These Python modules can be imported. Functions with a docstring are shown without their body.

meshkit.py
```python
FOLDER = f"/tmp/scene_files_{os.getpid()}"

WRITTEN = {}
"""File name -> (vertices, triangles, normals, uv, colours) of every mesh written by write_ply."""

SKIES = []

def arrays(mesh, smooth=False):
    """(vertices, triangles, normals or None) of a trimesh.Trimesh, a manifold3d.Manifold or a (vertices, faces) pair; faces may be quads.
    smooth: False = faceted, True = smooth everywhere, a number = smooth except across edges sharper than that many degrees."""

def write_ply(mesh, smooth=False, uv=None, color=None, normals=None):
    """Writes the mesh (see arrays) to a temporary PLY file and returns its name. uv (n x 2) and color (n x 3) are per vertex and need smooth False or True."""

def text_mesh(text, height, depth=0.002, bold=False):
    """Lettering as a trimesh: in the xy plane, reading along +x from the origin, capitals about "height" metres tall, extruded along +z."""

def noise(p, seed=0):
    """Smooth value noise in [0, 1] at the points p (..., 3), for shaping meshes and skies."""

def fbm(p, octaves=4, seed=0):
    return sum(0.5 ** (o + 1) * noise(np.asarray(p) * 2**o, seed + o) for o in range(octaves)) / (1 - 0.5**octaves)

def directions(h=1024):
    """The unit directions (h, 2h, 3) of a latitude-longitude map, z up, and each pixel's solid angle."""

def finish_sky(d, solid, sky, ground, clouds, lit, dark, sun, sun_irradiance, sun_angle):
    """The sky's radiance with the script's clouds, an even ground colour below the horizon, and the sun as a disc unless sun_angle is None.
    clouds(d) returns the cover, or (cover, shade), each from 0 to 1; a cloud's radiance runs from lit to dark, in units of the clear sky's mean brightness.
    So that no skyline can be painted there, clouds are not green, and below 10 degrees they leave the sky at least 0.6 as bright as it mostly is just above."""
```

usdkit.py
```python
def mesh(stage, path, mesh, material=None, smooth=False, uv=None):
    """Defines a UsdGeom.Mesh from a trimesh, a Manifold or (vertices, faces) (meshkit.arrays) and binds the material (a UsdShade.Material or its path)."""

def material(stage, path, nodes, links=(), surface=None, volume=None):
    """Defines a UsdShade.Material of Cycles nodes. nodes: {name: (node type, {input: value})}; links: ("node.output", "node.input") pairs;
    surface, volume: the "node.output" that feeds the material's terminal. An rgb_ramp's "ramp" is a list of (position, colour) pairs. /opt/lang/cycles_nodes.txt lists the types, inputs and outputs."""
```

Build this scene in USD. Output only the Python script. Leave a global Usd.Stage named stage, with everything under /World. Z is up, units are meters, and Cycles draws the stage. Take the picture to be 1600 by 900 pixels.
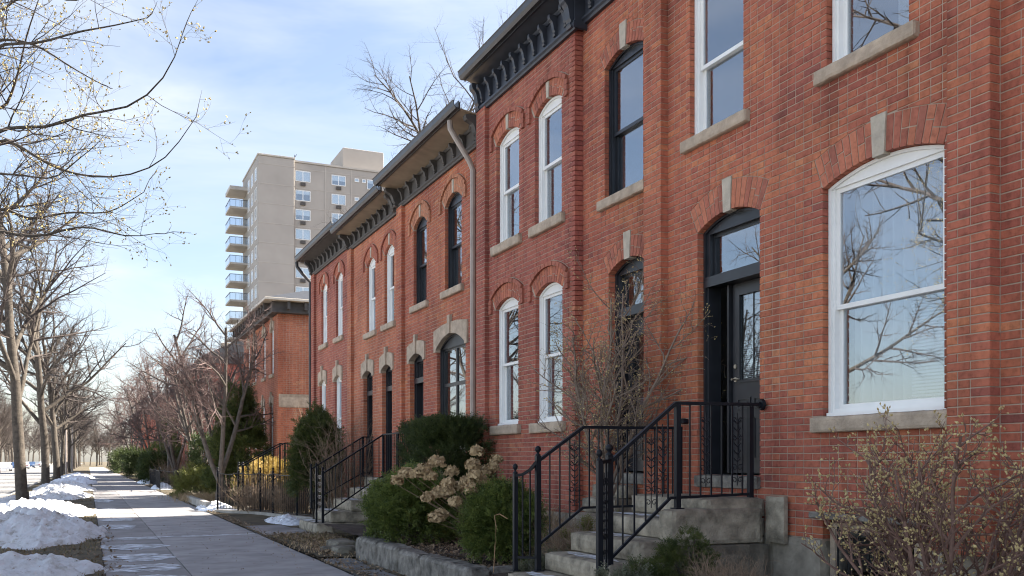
import math, random
import numpy as np
import trimesh, usdkit, meshkit
from pxr import Usd, UsdGeom, UsdLux, UsdShade, Gf, Sdf, Vt
from shapely.geometry import Polygon, Point, box as sbox
from shapely.ops import unary_union
from shapely.prepared import prep
from shapely.geometry.polygon import orient
from shapely import affinity

stage = Usd.Stage.CreateInMemory()
UsdGeom.SetStageUpAxis(stage, 'Z')
UsdGeom.SetStageMetersPerUnit(stage, 1.0)
UsdGeom.Xform.Define(stage, '/World')
UsdGeom.Scope.Define(stage, '/World/Looks')

# ------------------------------------------------------------------ camera, sky, sun, exposure
# The street runs along +Y, the terrace stands to the right (+X), the pavement is z = 0.
EYE, YAW, FPX = 1.55, math.atan2(662, 1480), 1480.0
cam = UsdGeom.Camera.Define(stage, '/World/camera')
cam.CreateHorizontalApertureAttr(36.0)
cam.CreateFocalLengthAttr(36.0 * FPX / 1600)
cam.CreateVerticalApertureOffsetAttr(36.0 * 270 / 1600)      # a shift lens: level camera, horizon low in the frame
cam.CreateFStopAttr(5.6)
cam.CreateFocusDistanceAttr(9.5)
cam.CreateExposureAttr(2.38)
cam.AddTranslateOp().Set(Gf.Vec3d(0, 0, EYE))
cam.AddRotateZOp().Set(-math.degrees(YAW))
cam.AddRotateXOp().Set(90.0)

SUN_AZ, SUN_EL = math.radians(88), math.radians(38)          # ahead and to the right, behind the houses
SKY_STRENGTH, SUN_STRENGTH = 0.050, 1.25
M = {}
usdkit.material(stage, '/World/Looks/sky', {
    'sky': ('sky_texture', {'sky_type': 'single_scattering', 'sun_disc': False, 'sun_elevation': SUN_EL, 'sun_rotation': SUN_AZ, 'altitude': 100.0, 'air_density': 1.0, 'aerosol_density': 1.4, 'ozone_density': 1.0}),
    'tc': ('texture_coordinate', {}),
    'map': ('mapping', {'scale': (1.4, 1.0, 5.5), 'rotation': (0.12, 0.05, 0.5)}),
    'n': ('noise_texture', {'scale': 1.7, 'detail': 7.0, 'roughness': 0.56, 'distortion': 0.5}),
    'r': ('rgb_ramp', {'ramp': [(0.0, (0.05, 0.05, 0.05)), (0.42, (0.08, 0.08, 0.08)), (0.60, (0.34, 0.34, 0.34)), (0.75, (0.65, 0.65, 0.65))]}),
    'tint': ('mix_color', {'blend_type': 'multiply', 'fac': 1.0, 'b': (1.03, .98, .96), 'use_clamp': False}),
    'mx': ('mix_color', {'b': (4.6, 4.75, 5.1), 'use_clamp': False}),
    'bg': ('background_shader', {'strength': SKY_STRENGTH}),
}, [('tc.generated', 'map.vector'), ('map.vector', 'n.vector'), ('n.fac', 'r.fac'), ('r.color', 'mx.fac'), ('sky.color', 'tint.a'), ('tint.result', 'mx.a'), ('mx.result', 'bg.color')], surface='bg.background')
dome = UsdLux.DomeLight.Define(stage, '/World/sky')
UsdShade.MaterialBindingAPI.Apply(dome.GetPrim()).Bind(UsdShade.Material.Get(stage, '/World/Looks/sky'))
dome.GetPrim().SetCustomDataByKey('kind', 'structure')
sun = UsdLux.DistantLight.Define(stage, '/World/sun')
sun.CreateIntensityAttr(SUN_STRENGTH); sun.CreateAngleAttr(0.53); sun.CreateNormalizeAttr(True)
sun.CreateColorAttr(Gf.Vec3f(1.0, 0.93, 0.82))
sun.AddRotateZOp().Set(-math.degrees(SUN_AZ)); sun.AddRotateXOp().Set(math.degrees(SUN_EL) - 90)

# ------------------------------------------------------------------ helpers
CY, SY = math.cos(YAW), math.sin(YAW)
def proj(p):
    z = p[1] * CY + p[0] * SY
    return 800 + FPX * (p[0] * CY - p[1] * SY) / max(z, .01), 720 - FPX * (p[2] - EYE) / max(z, .01), z
def at(px, py, z):
    """The point that stands z metres ahead of the viewer along the sight line through that spot of the view."""
    xc, zc = (px - 800) / FPX * z, (720 - py) / FPX * z
    return (xc * CY + z * SY, z * CY - xc * SY, EYE + zc)
def on_x(px, py, X):
    k = (px - 800) / FPX
    Y = X * (CY - k * SY) / (SY + k * CY); z = Y * CY + X * SY
    return (X, Y, EYE - (py - 720) * z / FPX)

used = {}
def unique(parent, name):
    k = (parent, name); n = used.get(k, -1) + 1; used[k] = n
    return f'{parent}/{name}' if n == 0 else f'{parent}/{name}_{n:03d}'
def path_of(parent):
    return '/World' if parent is None else (parent if isinstance(parent, str) else str(parent.GetPath()))
def tag(prim, label=None, cat=None, group=None, kind=None):
    prim = prim.GetPrim() if hasattr(prim, 'GetPrim') else prim
    for k, v in (('label', label), ('category', cat), ('group', group), ('kind', kind)):
        if v: prim.SetCustomDataByKey(k, v)
    return prim
def thing(name, label=None, cat=None, loc=(0, 0, 0), rot=0.0, scale=None, group=None, kind=None):
    x = UsdGeom.Xform.Define(stage, unique('/World', name))
    x.AddTranslateOp().Set(Gf.Vec3d(*map(float, loc)))
    if rot: x.AddRotateZOp().Set(float(rot))
    if scale: x.AddScaleOp().Set(Gf.Vec3f(*([scale] * 3 if np.ndim(scale) == 0 else scale)))
    return tag(x, label, cat, group, kind)
def part(name, parent, label=None):
    return tag(UsdGeom.Xform.Define(stage, unique(path_of(parent), name)), label)
def dup(src, label, loc, rot=0.0, scale=None, group=None, cat=None):
    was = src.GetCustomData()
    r = thing(src.GetName().rstrip('0123456789').rstrip('_'), label, cat or was['category'], loc, rot, scale, group or was.get('group'))
    r.GetReferences().AddInternalReference(src.GetPath()); r.SetInstanceable(True)
    return r
def put(name, v, f, mat, parent=None, smooth=False, tone=None):
    m = usdkit.mesh(stage, unique(path_of(parent), name), (np.asarray(v, float), np.asarray(f, int)), M[mat], smooth)
    if tone is not None:
        pv = UsdGeom.PrimvarsAPI(m).CreatePrimvar('tone', Sdf.ValueTypeNames.FloatArray, 'constant' if np.ndim(tone) == 0 else 'uniform')
        pv.Set(Vt.FloatArray.FromNumpy(np.atleast_1d(np.asarray(tone, np.float32))))
    return m.GetPrim()

class Frame:
    """A wall's own directions: u along it, w up, d into it."""
    def __init__(s, o, u, d): s.o, s.u, s.d = np.array(o, float), np.array(u, float), np.array(d, float)
    def __call__(s, uwd):
        a = np.asarray(uwd, float)
        return s.o + a[:, :1] * s.u + a[:, 1:2] * np.array([0, 0, 1.0]) + a[:, 2:3] * s.d
def street(X): return Frame((X, 0, 0), (0, 1, 0), (1, 0, 0))
def flank(Y): return Frame((0, Y, 0), (1, 0, 0), (0, 1, 0))

def polys(g):
    if g.is_empty: return []
    return [p for p in getattr(g, 'geoms', [g]) if p.geom_type == 'Polygon' and p.area > 1e-6]
BOXF = np.array([[0, 1, 3], [0, 3, 2], [4, 6, 7], [4, 7, 5], [0, 4, 5], [0, 5, 1], [2, 3, 7], [2, 7, 6], [0, 2, 6], [0, 6, 4], [1, 5, 7], [1, 7, 3]])
class MB:
    """Collects shapes into one mesh."""
    def __init__(s): s.v, s.f, s.n, s.t = [], [], 0, []
    def add(s, v, f, tone=None):
        v, f = np.asarray(v, float), np.asarray(f, int)
        if len(f) == 0: return s
        if f.shape[1] == 4: f = np.vstack([f[:, [0, 1, 2]], f[:, [0, 2, 3]]])
        s.v.append(v); s.f.append(f + s.n); s.n += len(v)
        if tone is not None: s.t.append(np.full(len(f), tone))
        return s
    def box(s, x0, x1, y0, y1, z0, z1, b=0.0):
        if b:
            c = np.array([[x0, x1], [y0, y1], [z0, z1]]); pts = []
            for i in range(3):
                q = [[c[k][0] + (b if k != i else 0), c[k][1] - (b if k != i else 0)] for k in range(3)]
                pts += [(x, y, z) for x in q[0] for y in q[1] for z in q[2]]
            h = trimesh.convex.convex_hull(np.array(pts)); return s.add(h.vertices, h.faces)
        return s.add([(x, y, z) for x in (x0, x1) for y in (y0, y1) for z in (z0, z1)], BOXF)
    def fbox(s, fr, u0, u1, w0, w1, d0, d1):
        return s.add(fr([(u, w, d) for u in (u0, u1) for w in (w0, w1) for d in (d0, d1)]), BOXF)
    def ext(s, g, d0, d1, fr, back=True):
        for p in polys(g):
            v2, f2 = trimesh.creation.triangulate_polygon(p, engine='earcut')
            v2 = np.asarray(v2); n = len(v2)
            one = lambda d: np.column_stack([v2, np.full(n, d)])
            f2 = np.asarray(f2); a_, b_, c_ = v2[f2[0]]; up = 1 if (b_[0] - a_[0]) * (c_[1] - a_[1]) - (b_[1] - a_[1]) * (c_[0] - a_[0]) > 0 else -1
            hand = 1 if np.dot(np.cross(fr.u, (0, 0, 1)), fr.d) > 0 else -1
            if up * hand > 0: f2 = f2[:, ::-1]
            s.add(fr(one(d0)), f2)
            if back: s.add(fr(one(d1)), f2[:, ::-1])
            p = orient(p)
            for ring in (p.exterior, *p.interiors):
                r = np.array(ring.coords)[:-1]; k = len(r); i = np.arange(k); j = (i + 1) % k
                vv = np.vstack([np.column_stack([r, np.full(k, d0)]), np.column_stack([r, np.full(k, d1)])])
                q_ = np.column_stack([i, j, j + k, i + k]); s.add(fr(vv), q_ if hand > 0 else q_[:, ::-1])
        return s
    def prof(s, pts, y0, y1):
        """A profile in (x, z) run along y."""
        return s.ext(Polygon(pts), y0, y1, Frame((0, 0, 0), (1, 0, 0), (0, 1, 0)))
    def tube(s, pts, r, n=8, caps=True):
        p = np.asarray(pts, float); r = np.broadcast_to(np.asarray(r, float), (len(p),))
        t = np.gradient(p, axis=0); t /= np.linalg.norm(t, axis=1, keepdims=True) + 1e-12
        ref = np.array([0, 0, 1.0]) if np.abs(t[:, 2]).mean() < .8 else np.array([1.0, 0, 0])
        a = np.cross(t, ref); a /= np.linalg.norm(a, axis=1, keepdims=True) + 1e-12
        b = np.cross(t, a); ang = np.arange(n) * 2 * np.pi / n + np.pi / n
        v = p[:, None] + r[:, None, None] * (np.cos(ang)[None, :, None] * a[:, None] + np.sin(ang)[None, :, None] * b[:, None])
        i, j = np.meshgrid(np.arange(len(p) - 1), np.arange(n), indexing='ij')
        q = np.stack([i * n + j, i * n + (j + 1) % n, (i + 1) * n + (j + 1) % n, (i + 1) * n + j], -1).reshape(-1, 4)
        s.add(v.reshape(-1, 3), q)
        if caps:
            k = np.arange(1, n - 1); z = np.zeros(n - 2, int)
            s.add(v[0], np.column_stack([z, k, k + 1])); s.add(v[-1], np.column_stack([z, k + 1, k]))
        return s
    def lathe(s, c, prof, n=12):
        """prof: (radius, height) pairs round a vertical axis at c."""
        ang = np.arange(n) * 2 * np.pi / n; p = np.asarray(prof, float)
        v = np.stack([p[:, :1] * np.cos(ang), p[:, :1] * np.sin(ang), np.broadcast_to(p[:, 1:], (len(p), n))], -1) + np.asarray(c, float)
        i, j = np.meshgrid(np.arange(len(p) - 1), np.arange(n), indexing='ij')
        return s.add(v.reshape(-1, 3), np.stack([i * n + j, i * n + (j + 1) % n, (i + 1) * n + (j + 1) % n, (i + 1) * n + j], -1).reshape(-1, 4))
    def arrays(s): return np.vstack(s.v), np.vstack(s.f)
    def build(s, name, mat, parent=None, smooth=False):
        v, f = s.arrays()
        return put(name, v, f, mat, parent, smooth, np.concatenate(s.t) if s.t else None)
def B(*a, **k): return MB().box(*a, **k)

def rough_block(x0, x1, y0, y1, z0, z1, amp=.008, cell=.06, seed=0, bev=.012):
    """A worn stone or concrete block: a finely divided box whose faces and edges are uneven."""
    nx, ny, nz = (max(1, min(40, int(round(d / cell)))) for d in (x1 - x0, y1 - y0, z1 - z0))
    g, fs, n = [], [], 0
    for ax, (na, nb) in ((0, (ny, nz)), (1, (nx, nz)), (2, (nx, ny))):
        for side in (0, 1):
            a, b = np.meshgrid(np.linspace(0, 1, na + 1), np.linspace(0, 1, nb + 1), indexing='ij')
            c = np.full(a.size, float(side)); p = [None] * 3
            p[ax] = c; o = [k for k in range(3) if k != ax]; p[o[0]], p[o[1]] = a.ravel(), b.ravel()
            g.append(np.column_stack(p)); i, j = np.meshgrid(np.arange(na), np.arange(nb), indexing='ij')
            q = np.stack([i * (nb + 1) + j, (i + 1) * (nb + 1) + j, (i + 1) * (nb + 1) + j + 1, i * (nb + 1) + j + 1], -1).reshape(-1, 4)
            if (ax + side) % 2 == 0: q = q[:, ::-1]
            fs.append(np.vstack([q[:, [0, 1, 2]], q[:, [0, 2, 3]]]) + n); n += len(g[-1])
    v = np.vstack(g); size = np.array([x1 - x0, y1 - y0, z1 - z0]); lo = np.array([x0, y0, z0])
    e = np.minimum(v, 1 - v) * size                                  # distance to the faces
    near = (e < 1e-6).sum(1) >= 2
    w = lo + v * size
    w = w + (lo + size / 2 - w) / (np.abs(size / 2) + 1e-9) * (near[:, None] * bev * (e < 1e-6))
    nz_ = np.stack([meshkit.fbm(w * 9 + 31 * k + seed, 3, seed + k) for k in range(3)], -1) - .5
    return w + nz_ * 2 * amp, np.vstack(fs)

def segments(P0, P1, R0, R1, n):
    """Many straight tapering rods at once."""
    P0, P1 = np.asarray(P0, float), np.asarray(P1, float); k = len(P0)
    t = P1 - P0; t /= np.linalg.norm(t, axis=1, keepdims=True) + 1e-12
    ref = np.where(np.abs(t[:, 2:]) < .9, [0, 0, 1.0], [1.0, 0, 0])
    a = np.cross(t, ref); a /= np.linalg.norm(a, axis=1, keepdims=True); b = np.cross(t, a)
    ang = np.arange(n) * 2 * np.pi / n
    ring = np.cos(ang)[None, :, None] * a[:, None] + np.sin(ang)[None, :, None] * b[:, None]
    v = np.concatenate([P0[:, None] + np.asarray(R0)[:, None, None] * ring, P1[:, None] + np.asarray(R1)[:, None, None] * ring], 1)
    i = np.arange(n); q = np.column_stack([i, (i + 1) % n, (i + 1) % n + n, i + n])
    f = (np.arange(k)[:, None, None] * 2 * n + q[None]).reshape(-1, 4)
    return v.reshape(-1, 3), np.vstack([f[:, [0, 1, 2]], f[:, [0, 2, 3]]])

# ------------------------------------------------------------------ materials
def lerp(c, k): return tuple(min(1.0, x * k) for x in c)
def mat(name, col, rough=.6, var=.25, scale=4.0, bump=0.0, bscale=60.0, metal=0.0, spec=.5, col2=None, detail=5.0, coat=0.0):
    """A plain surface: colour that wanders between two tones with a noise, fine relief by another."""
    nodes = {'g': ('geometry', {}), 'n': ('noise_texture', {'scale': scale, 'detail': detail, 'roughness': .6}),
             'r': ('rgb_ramp', {'ramp': [(.28, lerp(col, 1 - var)), (.72, col2 or lerp(col, 1 + var))]}),
             'p': ('principled_bsdf', {'roughness': rough, 'metallic': metal, 'specular_ior_level': spec, 'coat_weight': coat})}
    links = [('g.position', 'n.vector'), ('n.fac', 'r.fac'), ('r.color', 'p.base_color')]
    if bump:
        nodes['bn'] = ('noise_texture', {'scale': bscale, 'detail': 4.0, 'roughness': .6})
        nodes['b'] = ('bump', {'strength': 1.0, 'distance': bump})
        links += [('g.position', 'bn.vector'), ('bn.fac', 'b.height'), ('b.normal', 'p.normal')]
    M[name] = usdkit.material(stage, f'/World/Looks/{name}', nodes, links, surface='p.BSDF')
def brick_mat(name, stops, soot=.35):
    """Fired brick: each brick has its own tone (a value on its mesh), blotches and pits within it, and grime in drifts over the wall."""
    nodes = {'g': ('geometry', {}), 'a': ('attribute', {'attribute': 'tone'}),
             'r': ('rgb_ramp', {'ramp': stops}),
             'n': ('noise_texture', {'scale': 22.0, 'detail': 5.0, 'roughness': .65}),
             'nr': ('rgb_ramp', {'ramp': [(.25, (.62, .6, .6)), (.5, (1, 1, 1)), (.8, (1.22, 1.2, 1.2))]}),
             'm1': ('mix_color', {'blend_type': 'multiply', 'fac': 1.0, 'use_clamp': False}),
             'n2': ('noise_texture', {'scale': .9, 'detail': 6.0, 'roughness': .62}),
             'nr2': ('rgb_ramp', {'ramp': [(.30, (1 - soot, 1 - soot, 1 - soot)), (.52, (1, 1, 1)), (.75, (1.1, 1.08, 1.06))]}),
             'm2': ('mix_color', {'blend_type': 'multiply', 'fac': 1.0, 'use_clamp': False}), 'm3': ('mix_color', {'blend_type': 'multiply', 'fac': 1.0, 'use_clamp': False}),
             'mp': ('mapping', {'scale': (5.0, 5.0, .45)}), 'n3': ('noise_texture', {'scale': 1.0, 'detail': 6.0, 'roughness': .6}), 'nr3': ('rgb_ramp', {'ramp': [(.32, (.72, .70, .70)), (.50, (1, 1, 1)), (.72, (1.08, 1.09, 1.10))]}),
             'bn': ('noise_texture', {'scale': 90.0, 'detail': 5.0, 'roughness': .7}),
             'b': ('bump', {'strength': .8, 'distance': .004}),
             'p': ('principled_bsdf', {'roughness': .88, 'specular_ior_level': .3})}
    M[name] = usdkit.material(stage, f'/World/Looks/{name}', nodes,
        [('a.fac', 'r.fac'), ('g.position', 'n.vector'), ('n.fac', 'nr.fac'), ('r.color', 'm1.a'), ('nr.color', 'm1.b'), ('g.position', 'n2.vector'), ('n2.fac', 'nr2.fac'),
         ('m1.result', 'm2.a'), ('nr2.color', 'm2.b'), ('g.position', 'mp.vector'), ('mp.vector', 'n3.vector'), ('n3.fac', 'nr3.fac'), ('m2.result', 'm3.a'), ('nr3.color', 'm3.b'), ('m3.result', 'p.base_color'), ('g.position', 'bn.vector'), ('bn.fac', 'b.height'), ('b.normal', 'p.normal')], surface='p.BSDF')
def snow_mat(name):
    """Old snow: white, with grey-brown grit melted out of it in streaks."""
    M[name] = usdkit.material(stage, f'/World/Looks/{name}', {
        'g': ('geometry', {}), 'mp': ('mapping', {'scale': (1.0, .55, 1.6)}), 'n': ('noise_texture', {'scale': 3.0, 'detail': 10.0, 'roughness': .68}),
        'r': ('rgb_ramp', {'ramp': [(.30, (.20, .17, .14)), (.40, (.52, .50, .48)), (.47, (.70, .71, .73)), (.7, (.80, .81, .84))]}),
        'bn': ('noise_texture', {'scale': 16.0, 'detail': 6.0, 'roughness': .65}), 'b': ('bump', {'strength': 1.0, 'distance': .05}),
        'p': ('principled_bsdf', {'roughness': .75, 'specular_ior_level': .3})},
        [('g.position', 'mp.vector'), ('mp.vector', 'n.vector'), ('n.fac', 'r.fac'), ('r.color', 'p.base_color'), ('g.position', 'bn.vector'), ('bn.fac', 'b.height'), ('b.normal', 'p.normal')], surface='p.BSDF')
brick_mat('brick_red', [(0, (0.214, 0.072, 0.058)), (.25, (0.328, 0.099, 0.068)), (.6, (0.417, 0.134, 0.078)), (.85, (0.487, 0.174, 0.086)), (1, (0.532, 0.223, 0.116))], soot=.25)
brick_mat('brick_plum', [(0, (0.195, 0.061, 0.053)), (.4, (0.314, 0.095, 0.071)), (.8, (0.379, 0.128, 0.084)), (1, (0.423, 0.167, 0.095))], soot=.25)
brick_mat('brick_orange', [(0, (0.271, 0.087, 0.058)), (.35, (0.396, 0.132, 0.078)), (.75, (0.475, 0.174, 0.097)), (1, (0.532, 0.238, 0.130))], soot=.25)
brick_mat('brick_arch', [(0, (0.316, 0.113, 0.078)), (.5, (0.406, 0.136, 0.088)), (1, (0.464, 0.169, 0.097))], soot=.15)
brick_mat('brick_painted', [(0, (0.431, 0.189, 0.111)), (1, (0.508, 0.223, 0.130))], soot=.2)
mat('mortar', (.37, .285, .22), .95, .22, 3.0, .003, 120)
mat('mortar_dark', (.20, .13, .10), .95, .25, 3.0, .003, 120)
mat('sandstone', (.41, .325, .245), .9, .28, 7.0, .012, 40)
mat('sandstone_pale', (.44, .385, .31), .9, .2, 8.0, .008, 50)
mat('limestone', (.075, .068, .058), .9, .4, 6.0, .016, 35, col2=(.31, .285, .25), detail=11.0)
mat('white_paint', (.80, .80, .78), .38, .05, 3.0)
mat('black_paint', (.014, .015, .018), .32, .3, 5.0)
mat('door_paint', (.020, .020, .023), .30, .25, 5.0)
mat('iron', (.006, .007, .010), .42, .4, 14.0, .001, 90, spec=.25)
mat('cornice_black', (.024, .027, .036), .45, .3, 5.0, .002, 40)
mat('cornice_brown', (.056, .048, .043), .6, .35, 5.0, .003, 40)
mat('soffit_wood', (.30, .225, .155), .7, .25, 3.0)
mat('gutter_dark', (.030, .028, .030), .35, .3, 3.0)
mat('gutter_cream', (.50, .44, .36), .5, .15, 3.0)
mat('pipe_taupe', (.36, .30, .26), .45, .15, 3.0)
mat('slate', (.030, .033, .040), .6, .3, 6.0, .006, 20)
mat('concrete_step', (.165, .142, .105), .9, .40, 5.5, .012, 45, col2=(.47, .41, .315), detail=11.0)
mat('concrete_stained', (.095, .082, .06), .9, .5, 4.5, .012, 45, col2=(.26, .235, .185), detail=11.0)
mat('foundation', (.30, .265, .21), .95, .42, 4.0, .010, 30)
mat('paving', (.315, .30, .295), .85, .30, 1.6, .003, 110, detail=8.0)
mat('paving_damp', (.235, .22, .215), .72, .35, 1.3, .003, 110, detail=8.0)
mat('flagstone', (.17, .165, .165), .85, .3, 3.0, .006, 60)
mat('curb_stone', (.33, .31, .28), .9, .3, 3.0, .008, 50)
mat('asphalt', (.19, .185, .182), .85, .25, .7, .006, 140, detail=8.0)
mat('joint_dirt', (.055, .045, .038), .95, .4, 5.0)
mat('soil', (.060, .044, .034), .97, .55, 5.0, .03, 22, detail=8.0)
mat('verge_soil', (.095, .075, .045), .97, .6, 2.0, .03, 25, detail=8.0)
mat('bounce_snow_lawn', (.16, .13, .09), .9, 0, .35, .03, 10, col2=(.74, .76, .80), detail=8.0)
mat('grass_dry', (.20, .155, .07), .9, .4, 3.0)
mat('straw', (.42, .30, .17), .9, .35, 6.0)
mat('leaf_litter', (.20, .125, .07), .9, .6, 9.0, col2=(.40, .29, .19))
mat('snow', (.80, .83, .88), .75, .06, 6.0, .03, 14, detail=8.0)
snow_mat('snow_dirty')
mat('bark', (.070, .057, .045), .95, .45, 9.0, .02, 30)
mat('bark_grey', (.085, .070, .060), .95, .4, 9.0, .015, 30)
mat('twig', (.060, .046, .040), .9, .35, 9.0)
mat('twig_pink', (.125, .082, .074), .9, .35, 5.0)
mat('twig_tan', (.24, .17, .115), .9, .4, 15.0)
mat('twig_sapling', (.215, .16, .122), .85, .3, 15.0)
mat('twig_magnolia', (.17, .10, .078), .85, .35, 15.0)
mat('bud', (.42, .33, .13), .8, .35, 30.0)
mat('bud_magnolia', (.46, .36, .17), .8, .35, 40.0)
mat('petal_dry', (.31, .20, .10), .9, .35, 16.0, col2=(.62, .46, .26))
mat('floor_band', (.37, .335, .30), .9, .08, 1.0)
mat('render_beige', (.325, .295, .265), .9, .10, .25, .004, 6, detail=8.0)
mat('balcony_concrete', (.41, .375, .33), .9, .15, .5)
mat('interior_wall', (.18, .17, .16), .9, .1, 2.0)
mat('curtain', (.45, .45, .44), .9, .06, 2.0)
mat('blind', (.50, .51, .52), .8, .06, 2.0)
mat('screen', (.075, .077, .082), .7, .1, 2.0)
mat('brass', (.55, .50, .42), .3, .1, 5.0, metal=1.0)
mat('car_silver', (.45, .46, .48), .3, .03, 2.0, metal=.5, coat=.6)
mat('car_white', (.75, .75, .76), .3, .03, 2.0, coat=.6)
mat('car_blue', (.05, .09, .18), .3, .03, 2.0, coat=.6)
mat('rubber', (.02, .02, .02), .8, .2, 5.0)
mat('lamp_red', (.35, .02, .02), .3, .1, 5.0)
mat('hose_cream', (.36, .22, .12), .8, .2, 5.0)
def slush_mat(name):
    """Thin broken ice and salt, also the sky sheen painted on steps: snow where a stretched noise is high, the wet pavement between."""
    M[name] = usdkit.material(stage, f'/World/Looks/{name}', {
        'g': ('geometry', {}), 'mp': ('mapping', {'scale': (1.0, 2.6, 1.0)}), 'n': ('noise_texture', {'scale': 3.2, 'detail': 9.0, 'roughness': .68}),
        'r': ('rgb_ramp', {'ramp': [(.44, (0, 0, 0)), (.56, (.9, .9, .9))]}), 'p': ('principled_bsdf', {'base_color': (.78, .82, .88), 'roughness': .7}), 't': ('transparent_bsdf', {}), 'm': ('mix_closure', {})},
        [('g.position', 'mp.vector'), ('mp.vector', 'n.vector'), ('n.fac', 'r.fac'), ('r.color', 'm.fac'), ('t.BSDF', 'm.closure1'), ('p.BSDF', 'm.closure2')], surface='m.closure')
slush_mat('slush')
def leaf_mat(name, col, col2, trans=.3):
    M[name] = usdkit.material(stage, f'/World/Looks/{name}', {
        'g': ('geometry', {}), 'n': ('noise_texture', {'scale': 11.0, 'detail': 3.0}),
        'r': ('rgb_ramp', {'ramp': [(.3, col), (.7, col2)]}),
        'p': ('principled_bsdf', {'roughness': .5, 'specular_ior_level': .4}), 't': ('translucent_bsdf', {}), 'm': ('mix_closure', {'fac': trans})},
        [('g.position', 'n.vector'), ('n.fac', 'r.fac'), ('r.color', 'p.base_color'), ('r.color', 't.color'), ('p.BSDF', 'm.closure1'), ('t.BSDF', 'm.closure2')], surface='m.closure')
leaf_mat('yew', (.045, .078, .020), (.24, .29, .075))
leaf_mat('hedge_leaf', (.022, .040, .014), (.10, .13, .040))
leaf_mat('conifer', (.028, .050, .016), (.14, .165, .045))
leaf_mat('yellow_leaf', (.24, .17, .04), (.42, .29, .08))
leaf_mat('yellow_green_leaf', (.10, .12, .03), (.24, .24, .06))
leaf_mat('ground_leaf', (.09, .10, .06), (.24, .25, .17))
def glass(name, r0, tint, rough=.0):
    """Window glass: what is behind shows through; the sky and trees are mirrored the more the flatter one looks."""
    M[name] = usdkit.material(stage, f'/World/Looks/{name}', {
        'l': ('layer_weight', {'blend': .5}), 'w': ('math', {'math_type': 'power', 'value2': 4.0}), 'k': ('math', {'math_type': 'multiply_add', 'value2': 1 - r0, 'value3': r0}),
        't': ('transparent_bsdf', {'color': tint}), 'g': ('glossy_bsdf', {'color': (.93, .96, 1.0), 'roughness': rough}), 'm': ('mix_closure', {})},
        [('l.facing', 'w.value1'), ('w.value', 'k.value1'), ('k.value', 'm.fac'), ('t.BSDF', 'm.closure1'), ('g.BSDF', 'm.closure2')], surface='m.closure')
glass('pane', .22, (.85, .88, .90))
glass('pane_far', .10, (.8, .84, .88))

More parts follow.
